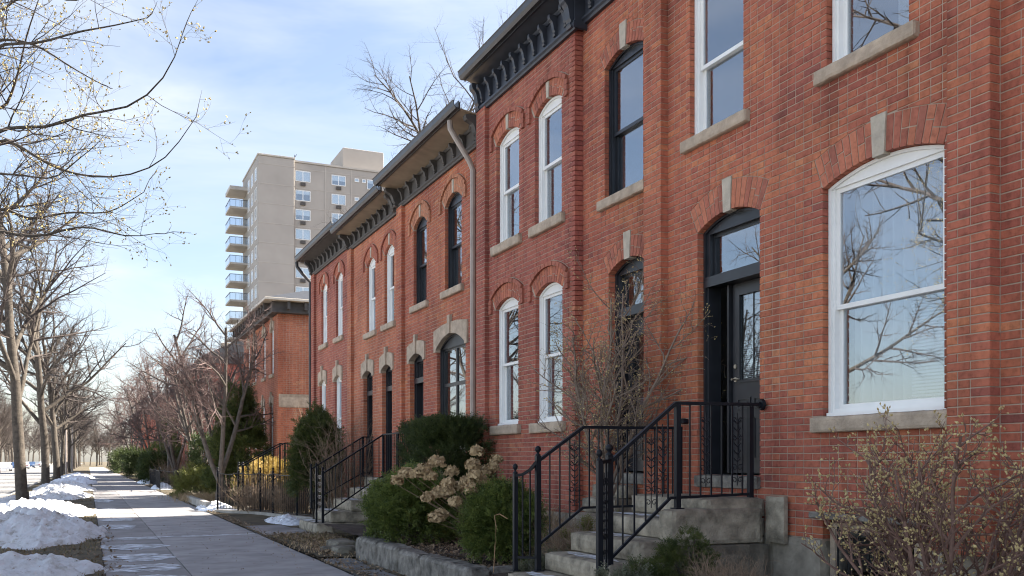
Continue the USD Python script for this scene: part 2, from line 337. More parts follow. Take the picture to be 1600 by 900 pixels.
# ------------------------------------------------------------------ brickwork
PITCH, BRICK, JOINT, VJ = .0675, .225, .009, .009
def brick_cells(u0, u1, w0, w1, rng, pitch=PITCH, length=BRICK, headers=.55):
    """Running bond with a header here and there: (ua, ub, wa, wb) of every brick."""
    r0, r1 = int(math.floor(w0 / pitch)), int(math.ceil(w1 / pitch))
    for r in range(r0, r1):
        u = math.floor(u0 / length) * length - (length / 2 if r % 2 else 0)
        all_headers = rng.random() < .03
        while u < u1:
            cuts = [u, u + length / 2, u + length] if all_headers or rng.random() < headers else [u, u + length]
            for a, b in zip(cuts, cuts[1:]):
                yield a + VJ / 2, b - VJ / 2, r * pitch + JOINT / 2, (r + 1) * pitch - JOINT / 2
            u += length
def brick_block(fr, ua, ub, wa, wb, d0, depth, rng):
    """One brick: slightly proud or sunk, worn edges, open at the back where it is bedded."""
    j = lambda s: rng.uniform(-s, s)
    d = d0 + j(.0013); e = .0045
    f = [(ua + e + j(.0015), wa + e + j(.0012), d + j(.0012)), (ub - e + j(.0015), wa + e + j(.0012), d + j(.0012)), (ub - e + j(.0015), wb - e + j(.0012), d + j(.0012)), (ua + e + j(.0015), wb - e + j(.0012), d + j(.0012))]
    ja, jb, jc, jd = j(.001), j(.001), j(.001), j(.001)
    m = [(ua + ja, wa + jc, d0 + .004), (ub + jb, wa + jc, d0 + .004), (ub + jb, wb + jd, d0 + .004), (ua + ja, wb + jd, d0 + .004)]
    b = [(x, y, d0 + depth) for x, y, _ in m]
    return f + m + b
BRICKF = [[0, 1, 2], [0, 2, 3]]
for _o in (0, 4):
    for _i in range(4):
        _j = (_i + 1) % 4
        BRICKF += [[_o + _i, _o + 4 + _i, _o + 4 + _j], [_o + _i, _o + 4 + _j, _o + _j]]
BRICKF = np.array(BRICKF)
TONE_SEED = 7
def tone_at(p, rng):
    big = meshkit.noise(np.array([[p[1] * .9, p[2] * 1.6, p[0]]]), 5)[0]
    return float(np.clip(rng.gauss(.52, .115) + (big - .5) * .55, 0, 1))
def brickwork(parent, fr, area, mat_name, seed, singles=0, depth=.1, d0=0.0, pitch=PITCH, length=BRICK, headers=.55):
    """Lays the bricks of one wall area (a polygon in u, w). The `singles` that look largest to the viewer are parts of their own, the rest one joined part."""
    rng = random.Random(seed); pa = prep(area); out = []
    u0, w0, u1, w1 = area.bounds
    rects = []                                                        # whole and cut bricks; a cut thinner than a finger joins its neighbour
    def lay(x0, y0, x1, y1):
        if rects and abs(rects[-1][1] - y0) < 1e-6 and abs(rects[-1][3] - y1) < 1e-6 and -1e-6 < x0 - rects[-1][2] < .012 and min(x1 - x0, rects[-1][2] - rects[-1][0]) < .06: rects[-1][2] = x1
        else: rects.append([x0, y0, x1, y1])
    for ua, ub, wa, wb in brick_cells(u0, u1, w0, w1, rng, pitch, length, headers):
        r = sbox(ua, wa, ub, wb)
        if pa.contains(r): lay(ua, wa, ub, wb)
        elif pa.intersects(r):
            for p in polys(area.intersection(r)):
                if p.area < 1e-4: continue
                x0, y0, x1, y1 = p.bounds
                if y1 - y0 < .008 or x1 - x0 < .002: continue
                if p.area > .985 * (x1 - x0) * (y1 - y0): lay(x0, y0, x1, y1)
                else:
                    m = MB().ext(p.simplify(.002), d0, d0 + depth, Frame((0, 0, 0), (1, 0, 0), (0, 1, 0)), back=False)
                    v, f = m.arrays(); out.append((np.column_stack([v[:, 0], v[:, 2], v[:, 1]]), f))
    out += [(brick_block(fr, x0, x1, y0, y1, d0, depth, rng), BRICKF) for x0, y0, x1, y1 in rects]
    pts = [fr(v) for v, _ in out]
    tones = [tone_at(p.mean(0), rng) for p in pts]
    if singles:
        size = []
        for k, p in enumerate(pts):
            x, y, z = proj(p[:4].mean(0)); w = np.ptp(p[:4], axis=0)
            size.append((0 if not (4 < x < 1596 and 4 < y < 896) else (abs(w[0]) + abs(w[1])) / z ** 2 * (1 if y < 640 or x < 1180 else .3), k))
        pick = set(k for s, k in sorted(size, reverse=True)[:singles] if s > 0)
    else: pick = set()
    v, f, t, n = [], [], [], 0
    for k, (p, (_, fc)) in enumerate(zip(pts, out)):
        if k in pick: put('brick', p, fc, mat_name, parent, tone=tones[k])
        else:
            v.append(p); f.append(np.asarray(fc) + n); n += len(p); t.append(np.full(len(fc), tones[k]))
    if v: tag(put('brickwork', np.vstack(v), np.vstack(f), mat_name, parent, tone=np.concatenate(t)), kind='stuff')

def arc_shape(uc, w, zs, rise, n=16):
    a = w / 2
    R = (a * a + rise * rise) / (2 * rise); zc = zs + rise - R; ph = math.asin(a / R)
    return R, zc, ph, [(uc + R * math.sin(t), zc + R * math.cos(t)) for t in np.linspace(ph, -ph, n)]
def opening(uc, w, z0, zs, rise):
    if rise <= 0: return sbox(uc - w / 2, z0, uc + w / 2, zs)
    return Polygon([(uc - w / 2, z0), (uc + w / 2, z0)] + arc_shape(uc, w, zs, rise)[3])
def sector(uc, zc, r0, r1, t0, t1, n=5):
    ts = np.linspace(t0, t1, n)
    return Polygon([(uc + r0 * math.sin(t), zc + r0 * math.cos(t)) for t in ts] + [(uc + r1 * math.sin(t), zc + r1 * math.cos(t)) for t in ts[::-1]])
def arch(parent, fr, uc, w, zs, rise, ring, seed, brick='brick_arch', key=None, key_mat='sandstone_pale', hood=False, stone=False, proud=0.0, depth=.1, split=True, join=False):
    """A segmental arch of separate voussoirs with an optional keystone and an optional hood course. Returns the area it takes from the wall."""
    rng = random.Random(seed); R, zc, ph, _ = arc_shape(uc, w, zs, rise)
    a = part('arch', parent); g = .006
    kh = math.asin(min(.9, key[0] / 2 / (R + ring / 2))) if key else 0
    spans = [(-ph, -kh), (kh, ph)] if key else [(-ph, ph)]
    joined = MB()
    for t0, t1 in spans:
        n = max(1, round((t1 - t0) * (R + ring * .3) / (.45 if stone else .078)))
        for i in range(n):
            s0, s1 = t0 + (t1 - t0) * i / n, t0 + (t1 - t0) * (i + 1) / n
            cuts = [0, ring]
            if not stone and split: cuts = [0, ring * rng.choice([.42, .5, .62]), ring] if rng.random() < .8 else [0, ring]
            for r0, r1 in zip(cuts, cuts[1:]):
                rr = R + r0 + (0 if r0 == 0 else g); dg = g / (R + ring / 2)
                q = sector(uc, zc, rr, R + r1 - (0 if r1 == ring else g), s0 + dg, s1 - dg, 2 if not stone else 6)
                m = MB().ext(q, -proud + rng.uniform(-.0015, .0015), depth, fr, back=False)
                if join: joined.add(*m.arrays(), tone=rng.random())
                else:
                    v, f = m.arrays(); put('voussoir', v, f, 'sandstone' if stone else brick, a, tone=None if stone else rng.random())
    if joined.v: tag(joined.build('voussoirs', brick, a), kind='stuff')
    area = sector(uc, zc, R - .02, R + ring, -ph, ph, 24)
    if key:
        kw, below, above = key
        q = Polygon([(uc - kw * .42, zc + R - below), (uc + kw * .42, zc + R - below), (uc + kw * .56, zc + R + ring + above), (uc - kw * .56, zc + R + ring + above)])
        MB().ext(q, -.010 - proud, depth, fr).build('keystone', key_mat, a)
        area = unary_union([area, q])
    if hood:
        n = max(6, round(2 * ph * (R + ring) / .105)); hm = MB()
        for i in range(n):
            s0, s1 = -ph * 1.06 + 2.12 * ph * i / n, -ph * 1.06 + 2.12 * ph * (i + 1) / n; dg = g / (R + ring)
            hm.ext(sector(uc, zc, R + ring + g, R + ring + .068, s0 + dg, s1 - dg, 2), -.035 + rng.uniform(-.002, .002), .08, fr, back=False)
        for sg in (-1, 1):                                            # the hood turns down at its ends
            ue, ze = uc + sg * (R + ring + .034) * math.sin(ph * 1.06), zc + (R + ring) * math.cos(ph * 1.06)
            for k in range(3): hm.fbox(fr, ue - .045, ue + .045, ze - .075 * (k + 1) + g, ze - .075 * k, -.033, .08)
        v, f = hm.arrays(); put('hood_course', v, f, brick, a, tone=.15)
        area = unary_union([area, sector(uc, zc, R, R + ring + .072, -ph * 1.06, ph * 1.06, 24)])
    return area.buffer(.009)
def stone_lintel(parent, fr, uc, w, zs, rise, h, over, seed, keyw=.12):
    """A shouldered stone lintel: two blocks cut to the arch of the opening, and a tall keystone between them."""
    a = part('arch', parent); z1 = zs + h; top = [(uc + (w / 2 + over) * t, z1 + .07 * (1 - t * t)) for t in np.linspace(1, -1, 13)]
    full = Polygon([(uc - w / 2 - over, zs - .05), (uc - w / 2, zs - .05)] + arc_shape(uc, w, zs, rise)[3][::-1] + [(uc + w / 2, zs - .05), (uc + w / 2 + over, zs - .05)] + top)
    k = Polygon([(uc - keyw * .45, zs), (uc + keyw * .45, zs), (uc + keyw * .55, z1 + .20), (uc - keyw * .55, z1 + .20)])
    for s_, x0, x1 in ((0, uc - 9, uc - keyw * .5), (1, uc + keyw * .5, uc + 9)):
        MB().ext(full.intersection(sbox(x0, -9, x1, 99)), -.03, .1, fr).build('lintel_stone', 'sandstone', a)
    MB().ext(k.difference(opening(uc, w, zs - 1, zs, rise)), -.055, .1, fr).build('keystone', 'sandstone', a)
    return unary_union([full, k]).buffer(.006)

def wavy(fr, u0, u1, w0, w1, d, amp, waves, seed=0):
    n = max(8, int(waves * 8)); u = np.linspace(u0, u1, n); rng = np.random.default_rng(seed)
    dd = d + amp * np.sin(np.linspace(0, waves * 2 * np.pi, n) + .6 * np.sin(np.linspace(0, 9, n) + seed)) * rng.uniform(.7, 1.2, n)
    v = np.vstack([np.column_stack([u, np.full(n, w0), dd]), np.column_stack([u, np.full(n, w1), dd])]); i = np.arange(n - 1)
    return fr(v), np.column_stack([i, i + 1, i + 1 + n, i + n])
def sill(parent, fr, uc, w, z0, h=.135, over=.12, out=.07, mat_name='sandstone', seed=0):
    X = fr.o[0]
    if fr.d[0] == 1: v, f = rough_block(X - out, X + .13, uc - w / 2 - over, uc + w / 2 + over, z0 - h, z0, .007, .03, seed, .008)
    else: v, f = rough_block(uc - w / 2 - over, uc + w / 2 + over, fr.o[1] - out, fr.o[1] + .13, z0 - h, z0, .007, .05, seed, .008)
    return put('sill', v, f, mat_name, parent)
def window(parent, fr, uc, w, z0, zs, rise, paint='white_paint', recess=.085, mid=None, inside='curtain', sill_mat='sandstone', seed=0, sill_h=.135, base=.05, pane='pane', mullion=False, over=.11):
    """A sash window in its opening: frame with an arched head board, two sashes, panes, what hangs inside, stone sill."""
    wn = part('window', parent); O = opening(uc, w, z0, zs, rise).buffer(-.004)
    s, b, t = .062, base, zs - .015
    I = sbox(uc - w / 2 + s, z0 + b, uc + w / 2 - s, t)
    f = MB().ext(O.difference(I), recess, recess + .11, fr)
    f.ext(O.difference(opening(uc, w - .075, z0 + .02, zs - .02, rise * .9)), recess - .022, recess + .002, fr)
    f.fbox(fr, uc - w / 2 + .01, uc + w / 2 - .01, z0 + .003, z0 + .035, recess - .05, recess + .04)
    f.build('frame', paint, wn)
    mid = mid or (z0 + b + t) / 2
    k = .042
    if mullion:
        fr_ = MB()
        for a0, a1 in ((uc - w / 2 + s, uc), (uc, uc + w / 2 - s)):
            for b0, b1 in ((z0 + b, mid), (mid, t)):
                q = sbox(a0, b0, a1, b1); fr_.ext(q.difference(q.buffer(-k * .8, join_style=2)), recess + .03, recess + .07, fr)
                MB().ext(q.buffer(-k * .8, join_style=2), recess + .05, recess + .054, fr).build('pane', pane, wn)
        fr_.build('sash', paint, wn)
    else:
        up, lo = sbox(uc - w / 2 + s, mid - .02, uc + w / 2 - s, t), sbox(uc - w / 2 + s, z0 + b, uc + w / 2 - s, mid + .022)
        MB().ext(up.difference(up.buffer(-k, join_style=2)), recess + .022, recess + .055, fr).build('sash', paint, wn)
        MB().ext(lo.difference(lo.buffer(-k, join_style=2)), recess + .058, recess + .09, fr).build('sash', paint, wn)
        MB().ext(up.buffer(-k, join_style=2), recess + .036, recess + .040, fr).build('pane', pane, wn)
        MB().ext(lo.buffer(-k, join_style=2), recess + .072, recess + .076, fr).build('pane', pane, wn)
    sill(wn, fr, uc, w, z0, h=sill_h, mat_name=sill_mat, seed=seed, over=over)
    u0, u1 = uc - w / 2 + .07, uc + w / 2 - .07
    if 'curtain' in inside: put('curtain', *wavy(fr, u0, u1, z0 + .06, zs - .03, recess + .24, .042, max(4, (u1 - u0) * 8), seed), 'curtain', wn, smooth=True)
    if 'half' in inside: put('curtain', *wavy(fr, u0 + (u1 - u0) * .55 * 0, u0 + (u1 - u0) * .42, z0 + .06, zs - .03, recess + .24, .022, max(3, (u1 - u0) * 5), seed), 'curtain', wn, smooth=True)
    if 'blind' in inside:
        m = MB()
        for z in np.arange(z0 + .08, mid - .03, .028): m.fbox(fr, u0, u0 + (u1 - u0) * .38, z, z + .017, recess + .14, recess + .16)
        m.build('blind', 'blind', wn)
    if 'shade' in inside: MB().fbox(fr, u0, u1, zs - (zs - z0) * .55, zs - .03, recess + .16, recess + .165).build('roller_blind', 'blind', wn)
    if 'screen' in inside: MB().fbox(fr, uc - w / 2 + s + k, uc + w / 2 - s - k, z0 + b + k, mid - .02, recess + .10, recess + .104).build('insect_screen', 'screen', wn)
    return wn

def door(parent, fr, uc, w, z0, zs, rise, recess=.10, transom=None, leaf_u=None, leaf_glass=(.9, 1.75), paint='black_paint', step=True, sidelight=False, transom_bar=False):
    """A framed front door with a transom light above; leaf_u: the leaf's sides."""
    dn = part('door', parent); O = opening(uc, w, z0, zs, rise).buffer(-.004); s = .07
    leaf_u = leaf_u or (uc - w / 2 + s, uc + w / 2 - s)
    tz = transom or zs - .45
    hole = unary_union([sbox(uc - w / 2 + s, z0, uc + w / 2 - s, tz - .05), sbox(uc - w / 2 + s + .02, tz + .05, uc + w / 2 - s - .02, zs - .03)])
    f = MB().ext(O.difference(hole), recess, recess + .16, fr)
    f.ext(O.difference(opening(uc, w - .07, z0, zs - .015, rise * .9)), recess - .025, recess + .003, fr)
    f.fbox(fr, uc - w / 2 + .01, uc + w / 2 - .01, tz - .055, tz + .055, recess - .03, recess + .05)
    f.build('frame', paint, dn)
    q = sbox(uc - w / 2 + s, tz + .04, uc + w / 2 - s, zs - .02)
    MB().ext(q.difference(q.buffer(-.045, join_style=2)), recess + .05, recess + .085, fr).build('transom_frame', paint, dn)
    MB().ext(q.buffer(-.04, join_style=2), recess + .065, recess + .069, fr).build('pane', 'pane', dn)
    a, b = leaf_u; d = recess + .13; top = tz - .055
    L = sbox(a, z0 + .02, b, top); g0, g1 = z0 + leaf_glass[0], z0 + leaf_glass[1]
    cw = b - a; win = sbox(a + .11, g0, b - .11, min(g1, top - .12))
    leaf = MB().ext(L.difference(win), d, d + .045, fr)
    leaf.build('door_leaf', 'door_paint', dn)
    tr = MB().ext(win.buffer(.02, join_style=2).difference(win.buffer(-.012, join_style=2)), d - .012, d + .003, fr)
    for (p0, p1, q0, q1) in ((.13, .46, .70, .82), (.54, .87, .70, .82), (.13, .46, .16, .62), (.54, .87, .16, .62)):
        P = sbox(a + cw * p0, z0 + q0, a + cw * p1, z0 + q1)
        tr.ext(P.difference(P.buffer(-.02, join_style=2)), d - .012, d + .002, fr)
        tr.ext(P.buffer(-.045, join_style=2), d - .009, d + .002, fr)
    tr.build('moulding', 'door_paint', dn)
    MB().ext(win.buffer(-.008, join_style=2), d + .018, d + .022, fr).build('pane', 'pane', dn)
    m = MB().fbox(fr, (a + b) / 2 - .006, (a + b) / 2 + .006, g0, min(g1, top - .12), d + .012, d + .028); m.build('glazing_bar', 'door_paint', dn)
    bl = MB()
    for z in np.arange(g0 + .01, g0 + .42, .022): bl.fbox(fr, a + .12, b - .12, z, z + .014, d + .05, d + .062)
    bl.build('blind', 'blind', dn)
    if sidelight:
        MB().fbox(fr, b + .015, b + .05, z0 + .02, top, d - .04, d + .05).build('mullion', paint, dn)
        MB().fbox(fr, b + .055, b + .075, z0 + .75, top - .25, d + .0, d + .02).build('draught_strip', 'curtain', dn)
    hy = b - .055
    hd = MB().tube(fr([(hy, z0 + 1.02, d - .005), (hy, z0 + 1.02, d - .06)]), .012, 8)
    hd.tube(fr([(hy, z0 + 1.02, d - .055), (hy - .05, z0 + 1.025, d - .06), (hy - .12, z0 + 1.015, d - .055)]), .009, 8)
    hd.tube(fr([(hy, z0 + 1.02, d - .012), (hy, z0 + 1.02, d)]), .028, 12); hd.tube(fr([(hy, z0 + 1.16, d - .015), (hy, z0 + 1.16, d)]), .024, 12)
    hd.build('handle', 'brass', dn)
    if step:
        v, f2 = rough_block(fr.o[0] - .05, fr.o[0] + .24, uc - w / 2 - .02, uc + w / 2 + .02, z0 - .14, z0, .004, .06, 3, .01)
        put('door_sill', v, f2, 'limestone', dn)
    return dn

def bracket(y, X, zt, h, out, wd):
    """A scrolled timber bracket under the eaves, seen from the side as an S."""
    pts = [(0, zt), (-out, zt), (-out, zt - h * .14), (-out * .93, zt - h * .22), (-out * .78, zt - h * .27), (-out * .62, zt - h * .36), (-out * .52, zt - h * .52), (-out * .46, zt - h * .70),
           (-out * .34, zt - h * .80), (-out * .44, zt - h * .88), (-out * .34, zt - h * .98), (-out * .1, zt - h), (0, zt - h)]
    return MB().prof([(X + x, z) for x, z in pts], y - wd / 2, y + wd / 2)
def cornice(parent, X, y0, y1, zb, zt, zg, paint, soffit, n, over=.40, gut='gutter_dark', ends=(True, True), gutter_ext=(0, 0), fascia=None):
    """Frieze board with mouldings and brackets, soffit, fascia and gutter along the top of a house front."""
    c = part('cornice', parent)
    MB().prof([(X + .01, zb), (X - .03, zb), (X - .03, zt), (X + .01, zt)], y0, y1).build('frieze', paint, c)
    m = MB().prof([(X, zb - .05), (X - .05, zb - .05), (X - .06, zb - .02), (X - .085, zb), (X - .085, zb + .03), (X - .045, zb + .05), (X - .029, zb + .055), (X, zb + .055)], y0 - .003, y1 + .003)
    m.prof([(X - .029, zt - .05), (X - .05, zt - .045), (X - .075, zt - .012), (X - .075, zt - .002), (X - .029, zt - .002)], y0, y1)
    m.build('moulding', paint, c)
    zs = zg - .13
    MB().prof([(X + .05, zt), (X - over, zs), (X - over, zs + .02), (X + .05, zt + .02)], y0 - gutter_ext[0] + .02, y1 + gutter_ext[1] - .02).build('soffit', soffit, c)
    MB().prof([(X - over - .003, zs - .015), (X - over - .025, zs - .015), (X - over - .025, zg - .02), (X - over - .003, zg - .02)], y0 - gutter_ext[0], y1 + gutter_ext[1]).build('fascia', fascia or paint, c)
    g = X - over - .026
    MB().prof([(g, zs + .005), (g - .06, zs), (g - .095, zs + .045), (g - .105, zg - .015), (g - .12, zg), (g - .095, zg), (g - .088, zs + .05), (g - .056, zs + .014), (g - .012, zs + .014), (g - .012, zg), (g, zg)], y0 - gutter_ext[0] - .01, y1 + gutter_ext[1] + .01).build('gutter', gut, c)
    h = zt - zb - .04
    for i in range(n):
        y = y0 + (y1 - y0) * (i + .75) / (n + .5)
        bracket(y, X - .028, zt - .03, h * .82, .13, .065).build('bracket', paint, c)
    for e, on in ((y0 + .10, ends[0]), (y1 - .10, ends[1])):
        if on: bracket(e, X - .028, zt + .02, (zt - zb) * 1.12, over * .72, .13).build('end_bracket', paint, c)
    return c

def house(label, y0, y1, ztop, loc_x, group='brick row houses of the terrace'):
    return thing('row_house', label, 'row house', group=group)
def shell(h, fr, u0, u1, z0, zt, holes, mat_name='mortar', depth=9.0, d0=.006):
    """The walls behind the brick face, the floors' dark rooms and the flat roof."""
    A = sbox(u0, z0, u1, zt).difference(holes.buffer(.012, join_style=2))
    wl = MB().ext(A, d0, .27, fr)
    wl.build('wall', mat_name, h)
    rear = MB().fbox(fr, u0, u1, z0, zt, depth - .25, depth).fbox(fr, u0, u0 + .1, z0, zt, .28, depth - .26).fbox(fr, u1 - .1, u1, z0, zt, .28, depth - .26)
    rear.fbox(fr, u0 + .11, u1 - .11, z0 + .15, zt - .4, 2.2, 2.3).fbox(fr, u0 + .11, u1 - .11, 4.25, 4.45, .28, 2.19)
    rear.build('rear_wall', 'interior_wall', h)
    MB().fbox(fr, u0, u1, zt + .001, zt + .12, .02, depth + .2).build('roof', 'slate', h)
def pilaster(h, X, y0, y1, z0, zt, mat_name, seed, out=.095, singles=0):
    fr = street(X - out)
    MB().fbox(fr, y0 + .006, y1 - .006, z0, zt, .006, out + .02).build('pilaster_core', 'mortar', h)
    brickwork(h, fr, sbox(y0, z0, y1, zt), mat_name, seed, singles, depth=out + .012, headers=.35)

# ------------------------------------------------------------------ the terrace
WX = 6.106                                                            # the street face of the terrace
FW = street(WX)
def found(h, y0, y1, z0, z1, X=WX, out=.03, seed=0):
    """Stone foundation course in blocks."""
    y, k = y0, 0; rng = random.Random(seed)
    while y < y1 - .05:
        w = min(rng.uniform(.55, .95), y1 - y)
        if y1 - y - w < .25: w = y1 - y
        v, f = rough_block(X - out, X + .2, y + .004, y + w - .004, z0, z1, .007, .08, seed + k); put('foundation_stone', v, f, 'foundation', h)
        y += w; k += 1

# --- the house nearest the viewer, mostly out of frame
hz = house('brick row house wall at the right edge, beyond the nearest pilaster', 0, 0, 0, 0)
frz = street(WX + .015); none = sbox(-9, -9, -8.9, -8.9)
shell(hz, frz, -.6, 4.89, .1, 7.9, none)
brickwork(hz, frz, sbox(-.6, .86, 4.892, 7.4), 'brick_red', 11, 90)
found(hz, -.6, 4.89, .1, .86, WX + .015, .03, 5)

# --- house with the big window and the panelled black door
ha = house('red brick row house with the big white arched window and black panelled front door', 0, 0, 0, 0)
A0, A1 = 4.89, 9.25
W = dict(big=(6.05, 1.34, 1.95, 4.03, .12), up1=(8.34, .94, 5.115, 6.75, .14), up2=(6.20, .94, 5.10, 6.75, .14))
D = (8.135, 1.05, 1.40, 4.05, .13)
areas = [arch(ha, FW, *W['big'][:2], *W['big'][3:], .295, 1, key=(.15, .02, .035)), arch(ha, FW, D[0], D[1], D[3], D[4], .295, 2, key=(.14, .02, .035)),
         arch(ha, FW, W['up1'][0], .94, 6.75, .14, .25, 3, key=(.13, .02, .05)), arch(ha, FW, W['up2'][0], .94, 6.75, .14, .25, 4, key=(.13, .02, .05))]
holes = unary_union([opening(*w) for w in W.values()] + [opening(*D)])
cellar = sbox(5.62, .35, 6.72, 1.02)
holesA = unary_union([holes, cellar])
shell(ha, FW, A0, A1 + .37, .1, 7.9, unary_union([holesA]))
wallA = sbox(A0 + .385, .84, A1, 7.45).difference(unary_union([holesA] + areas))
brickwork(ha, FW, wallA, 'brick_red', 21, 297)
pilaster(ha, WX, 4.89, 5.275, .84, 7.45, 'brick_red', 22)
pilaster(ha, WX, 9.25, 9.62, .84, 7.45, 'brick_red', 23)
window(ha, FW, *W['big'], inside='curtain blind', mid=2.94, seed=1, sill_h=.145, base=.07)
window(ha, FW, *W['up1'], inside='half', mid=5.90, seed=2)
window(ha, FW, *W['up2'], inside='half', mid=5.90, seed=3)
door(ha, FW, *D, recess=.10, transom=3.50, leaf_u=(7.68, 8.34), leaf_glass=(1.0, 1.93), sidelight=True)
cornice(ha, WX, A0, A1 + .37, 7.45, 7.82, 8.05, 'cornice_black', 'cornice_black', 10)
found(ha, A0, 5.62, .1, .84, seed=6); found(ha, 6.72, 9.62, .1, .84, seed=7)
v, f = rough_block(WX - .10, WX - .031, 7.13, 7.42, .75, 1.22, .008, .06, 9); put('quoin_stone', v, f, 'concrete_step', ha)
cw = part('cellar_window', ha)                                        # low window under the big one, half behind the shrub
q = sbox(5.66, .40, 6.68, .99)
MB().ext(q.difference(q.buffer(-.06, join_style=2)), .05, .12, FW).build('frame', 'sandstone', cw)
MB().ext(q.buffer(-.06, join_style=2), .09, .094, FW).build('pane', 'pane', cw)
m = MB()
for y in np.arange(5.78, 6.62, .13): m.tube([(WX + .03, y, .42), (WX + .03, y, .96)], .008, 6)
m.build('bars', 'iron', cw)
m = B(WX - .12, WX + .02, 5.56, 6.78, 1.03, 1.085, .01); m.build('lintel', 'limestone', cw)
MB().tube(FW([(8.86, 1.99, .0), (8.86, 1.99, -.07)]), .03, 8).fbox(FW, 8.82, 8.92, 1.97, 2.02, -.075, -.045).build('door_bell', 'iron', ha)

# --- the house with the black bracketed cornice: recessed entry bay and projecting two-window bay
hb = house('plum-red brick row house under the black bracketed cornice, with four narrow white windows', 0, 0, 0, 0)
B0, B1, B2 = 9.62, 11.30, 14.31
XB = WX - .126; FB = street(XB)
eu, ed = (10.25, .93, 4.925, 6.62, .12), (10.15, .92, 1.40, 3.95, .13)
areas = [arch(hb, FW, eu[0], eu[1], eu[3], eu[4], .24, 31, key=(.15, .02, .06), hood=False), arch(hb, FW, ed[0], ed[1], ed[3], ed[4], .25, 32, key=(.15, .02, .07))]
holes = unary_union([opening(*eu), opening(*ed)])
shell(hb, FW, B0, B1 + .1, .1, 7.9, holes)
brickwork(hb, FW, sbox(B0, .84, B1 - .001, 7.45).difference(unary_union([holes] + areas)), 'brick_red', 33, 170)
window(hb, FW, *eu, paint='black_paint', inside='half screen', mid=5.76, seed=5)
door(hb, FW, *ed, recess=.12, transom=3.43, leaf_glass=(.55, 1.75))
wins = [(13.55, .88, 4.99, 6.61, .13), (12.12, .86, 4.98, 6.60, .13), (13.58, .88, 2.11, 3.98, .13), (12.10, .86, 2.10, 3.96, .13)]
areas = [arch(hb, FB, w[0], w[1], w[3], w[4], .22, 40 + k, key=(.085, 0, .02) if k < 2 else None, hood=True) for k, w in enumerate(wins)]
holes = unary_union([opening(*w) for w in wins])
shell(hb, FB, B1 + .1, B2 + .37, .1, 7.85, holes, depth=9.1)
brickwork(hb, FB, sbox(B1, .84, B2, 7.40).difference(unary_union([holes] + areas)), 'brick_plum', 50, 127, depth=.15)
pilaster(hb, XB, B2, B2 + .37, .84, 7.40, 'brick_plum', 51, out=.07)
for k, w in enumerate(wins): window(hb, FB, *w, inside=('half screen', 'screen half', 'half screen', 'half screen')[k], seed=60 + k, mid=w[2] + (w[3] - w[2]) * .52, sill_h=.15)
cornice(hb, WX, B0, B1 - .11, 7.45, 7.82, 8.05, 'cornice_black', 'cornice_black', 5, ends=(False, False))
MB().box(XB - .06, WX + .02, B1 - .116, B1 - .101, 7.32, 7.95).box(XB - .085, WX, B1 - .128, B1 - .117, 7.33, 7.42).build('frieze_return', 'cornice_black', hb)
cornice(hb, XB, B1 - .1, B2 + .37, 7.37, 7.76, 8.00, 'cornice_black', 'cornice_black', 10, over=.25, gutter_ext=(.12, .02))
found(hb, B0, B1, .1, .84, seed=8); found(hb, B1, B2 + .37, .1, .84, XB, seed=9)

# --- the lower houses beyond
def low_house(label, y0, y1, brick, ups, downs, zt, zb, zg, seed, n, door_spec=(), ppaint='white_paint', upper_brick='brick_arch', big=None, pil=True, soffit='soffit_wood', gut_ext=(0, 0), pil_mat=None, over=.40):
    h = house(label, 0, 0, 0, 0); areas, hs = [], []
    for k, w in enumerate(ups):
        areas.append(arch(h, FW, w[0], w[1], w[3], w[4], .24, seed + k, brick=upper_brick, key=(.085, 0, .05), hood=True, join=upper_brick == 'brick_painted')); hs.append(opening(*w))
    for k, w in enumerate(list(downs) + list(door_spec)):
        areas.append(stone_lintel(h, FW, w[0], w[1], w[3], w[4], .30 if w[1] < 1.2 else .36, .13, seed)); hs.append(opening(*w))
    holes = unary_union(hs)
    ptop = zb - .02
    shell(h, FW, y0, y1, .02, zt + .05, holes)
    brickwork(h, FW, sbox(y0, .55, y1 - (.36 if pil else 0), ptop).difference(unary_union([holes] + areas)), brick, seed + 30)
    if pil: pilaster(h, WX, y1 - .36, y1, .55, ptop, pil_mat or brick, seed + 31, out=.075)
    for k, w in enumerate(ups): window(h, FW, *w, paint=ppaint, inside=('screen', 'half screen', 'screen')[k % 3], seed=seed + 40 + k, over=.12)
    for k, w in enumerate(downs):
        window(h, FW, *w, paint='black_paint' if w[1] > 1.2 else 'white_paint', inside='' if w[1] > 1.2 else 'screen', seed=seed + 50 + k, mullion=w[1] > 1.2, mid=w[2] + (w[3] - w[2]) * .70 if w[1] > 1.2 else None)
    for w in door_spec: door(h, FW, *w, recess=.12, transom=w[3] - .42, leaf_glass=(.9, 1.6))
    cornice(h, WX, y0, y1, zb, zt, zg, 'cornice_brown', soffit, n, over=over, gutter_ext=gut_ext)
    found(h, y0, y1, .02, .55, seed=seed)
    return h
hc = low_house('brick row house with dark window frames and a wide arched window beside its downpipe', 14.70, 19.57, 'brick_red', [(16.30, .86, 4.72, 6.30, .17), (18.20, .82, 4.72, 6.30, .17)], [(16.42, 1.50, 1.35, 3.68, .22)], 7.32, 6.98, 7.53, 300, 9, over=.46,
               door_spec=[(18.42, .86, 1.20, 3.62, .11)], ppaint='black_paint', upper_brick='brick_painted', gut_ext=(-.02, 0))
hd = low_house('orange brick row house with two dark doors side by side and white upper windows', 19.57, 23.79, 'brick_orange', [(20.34, .74, 4.61, 6.20, .16), (21.84, .76, 4.60, 6.20, .16)], [], 7.25, 6.93, 7.43, 400, 9, over=.39, door_spec=[(20.52, .78, 1.20, 3.60, .10), (22.10, .82, 1.20, 3.60, .10)])
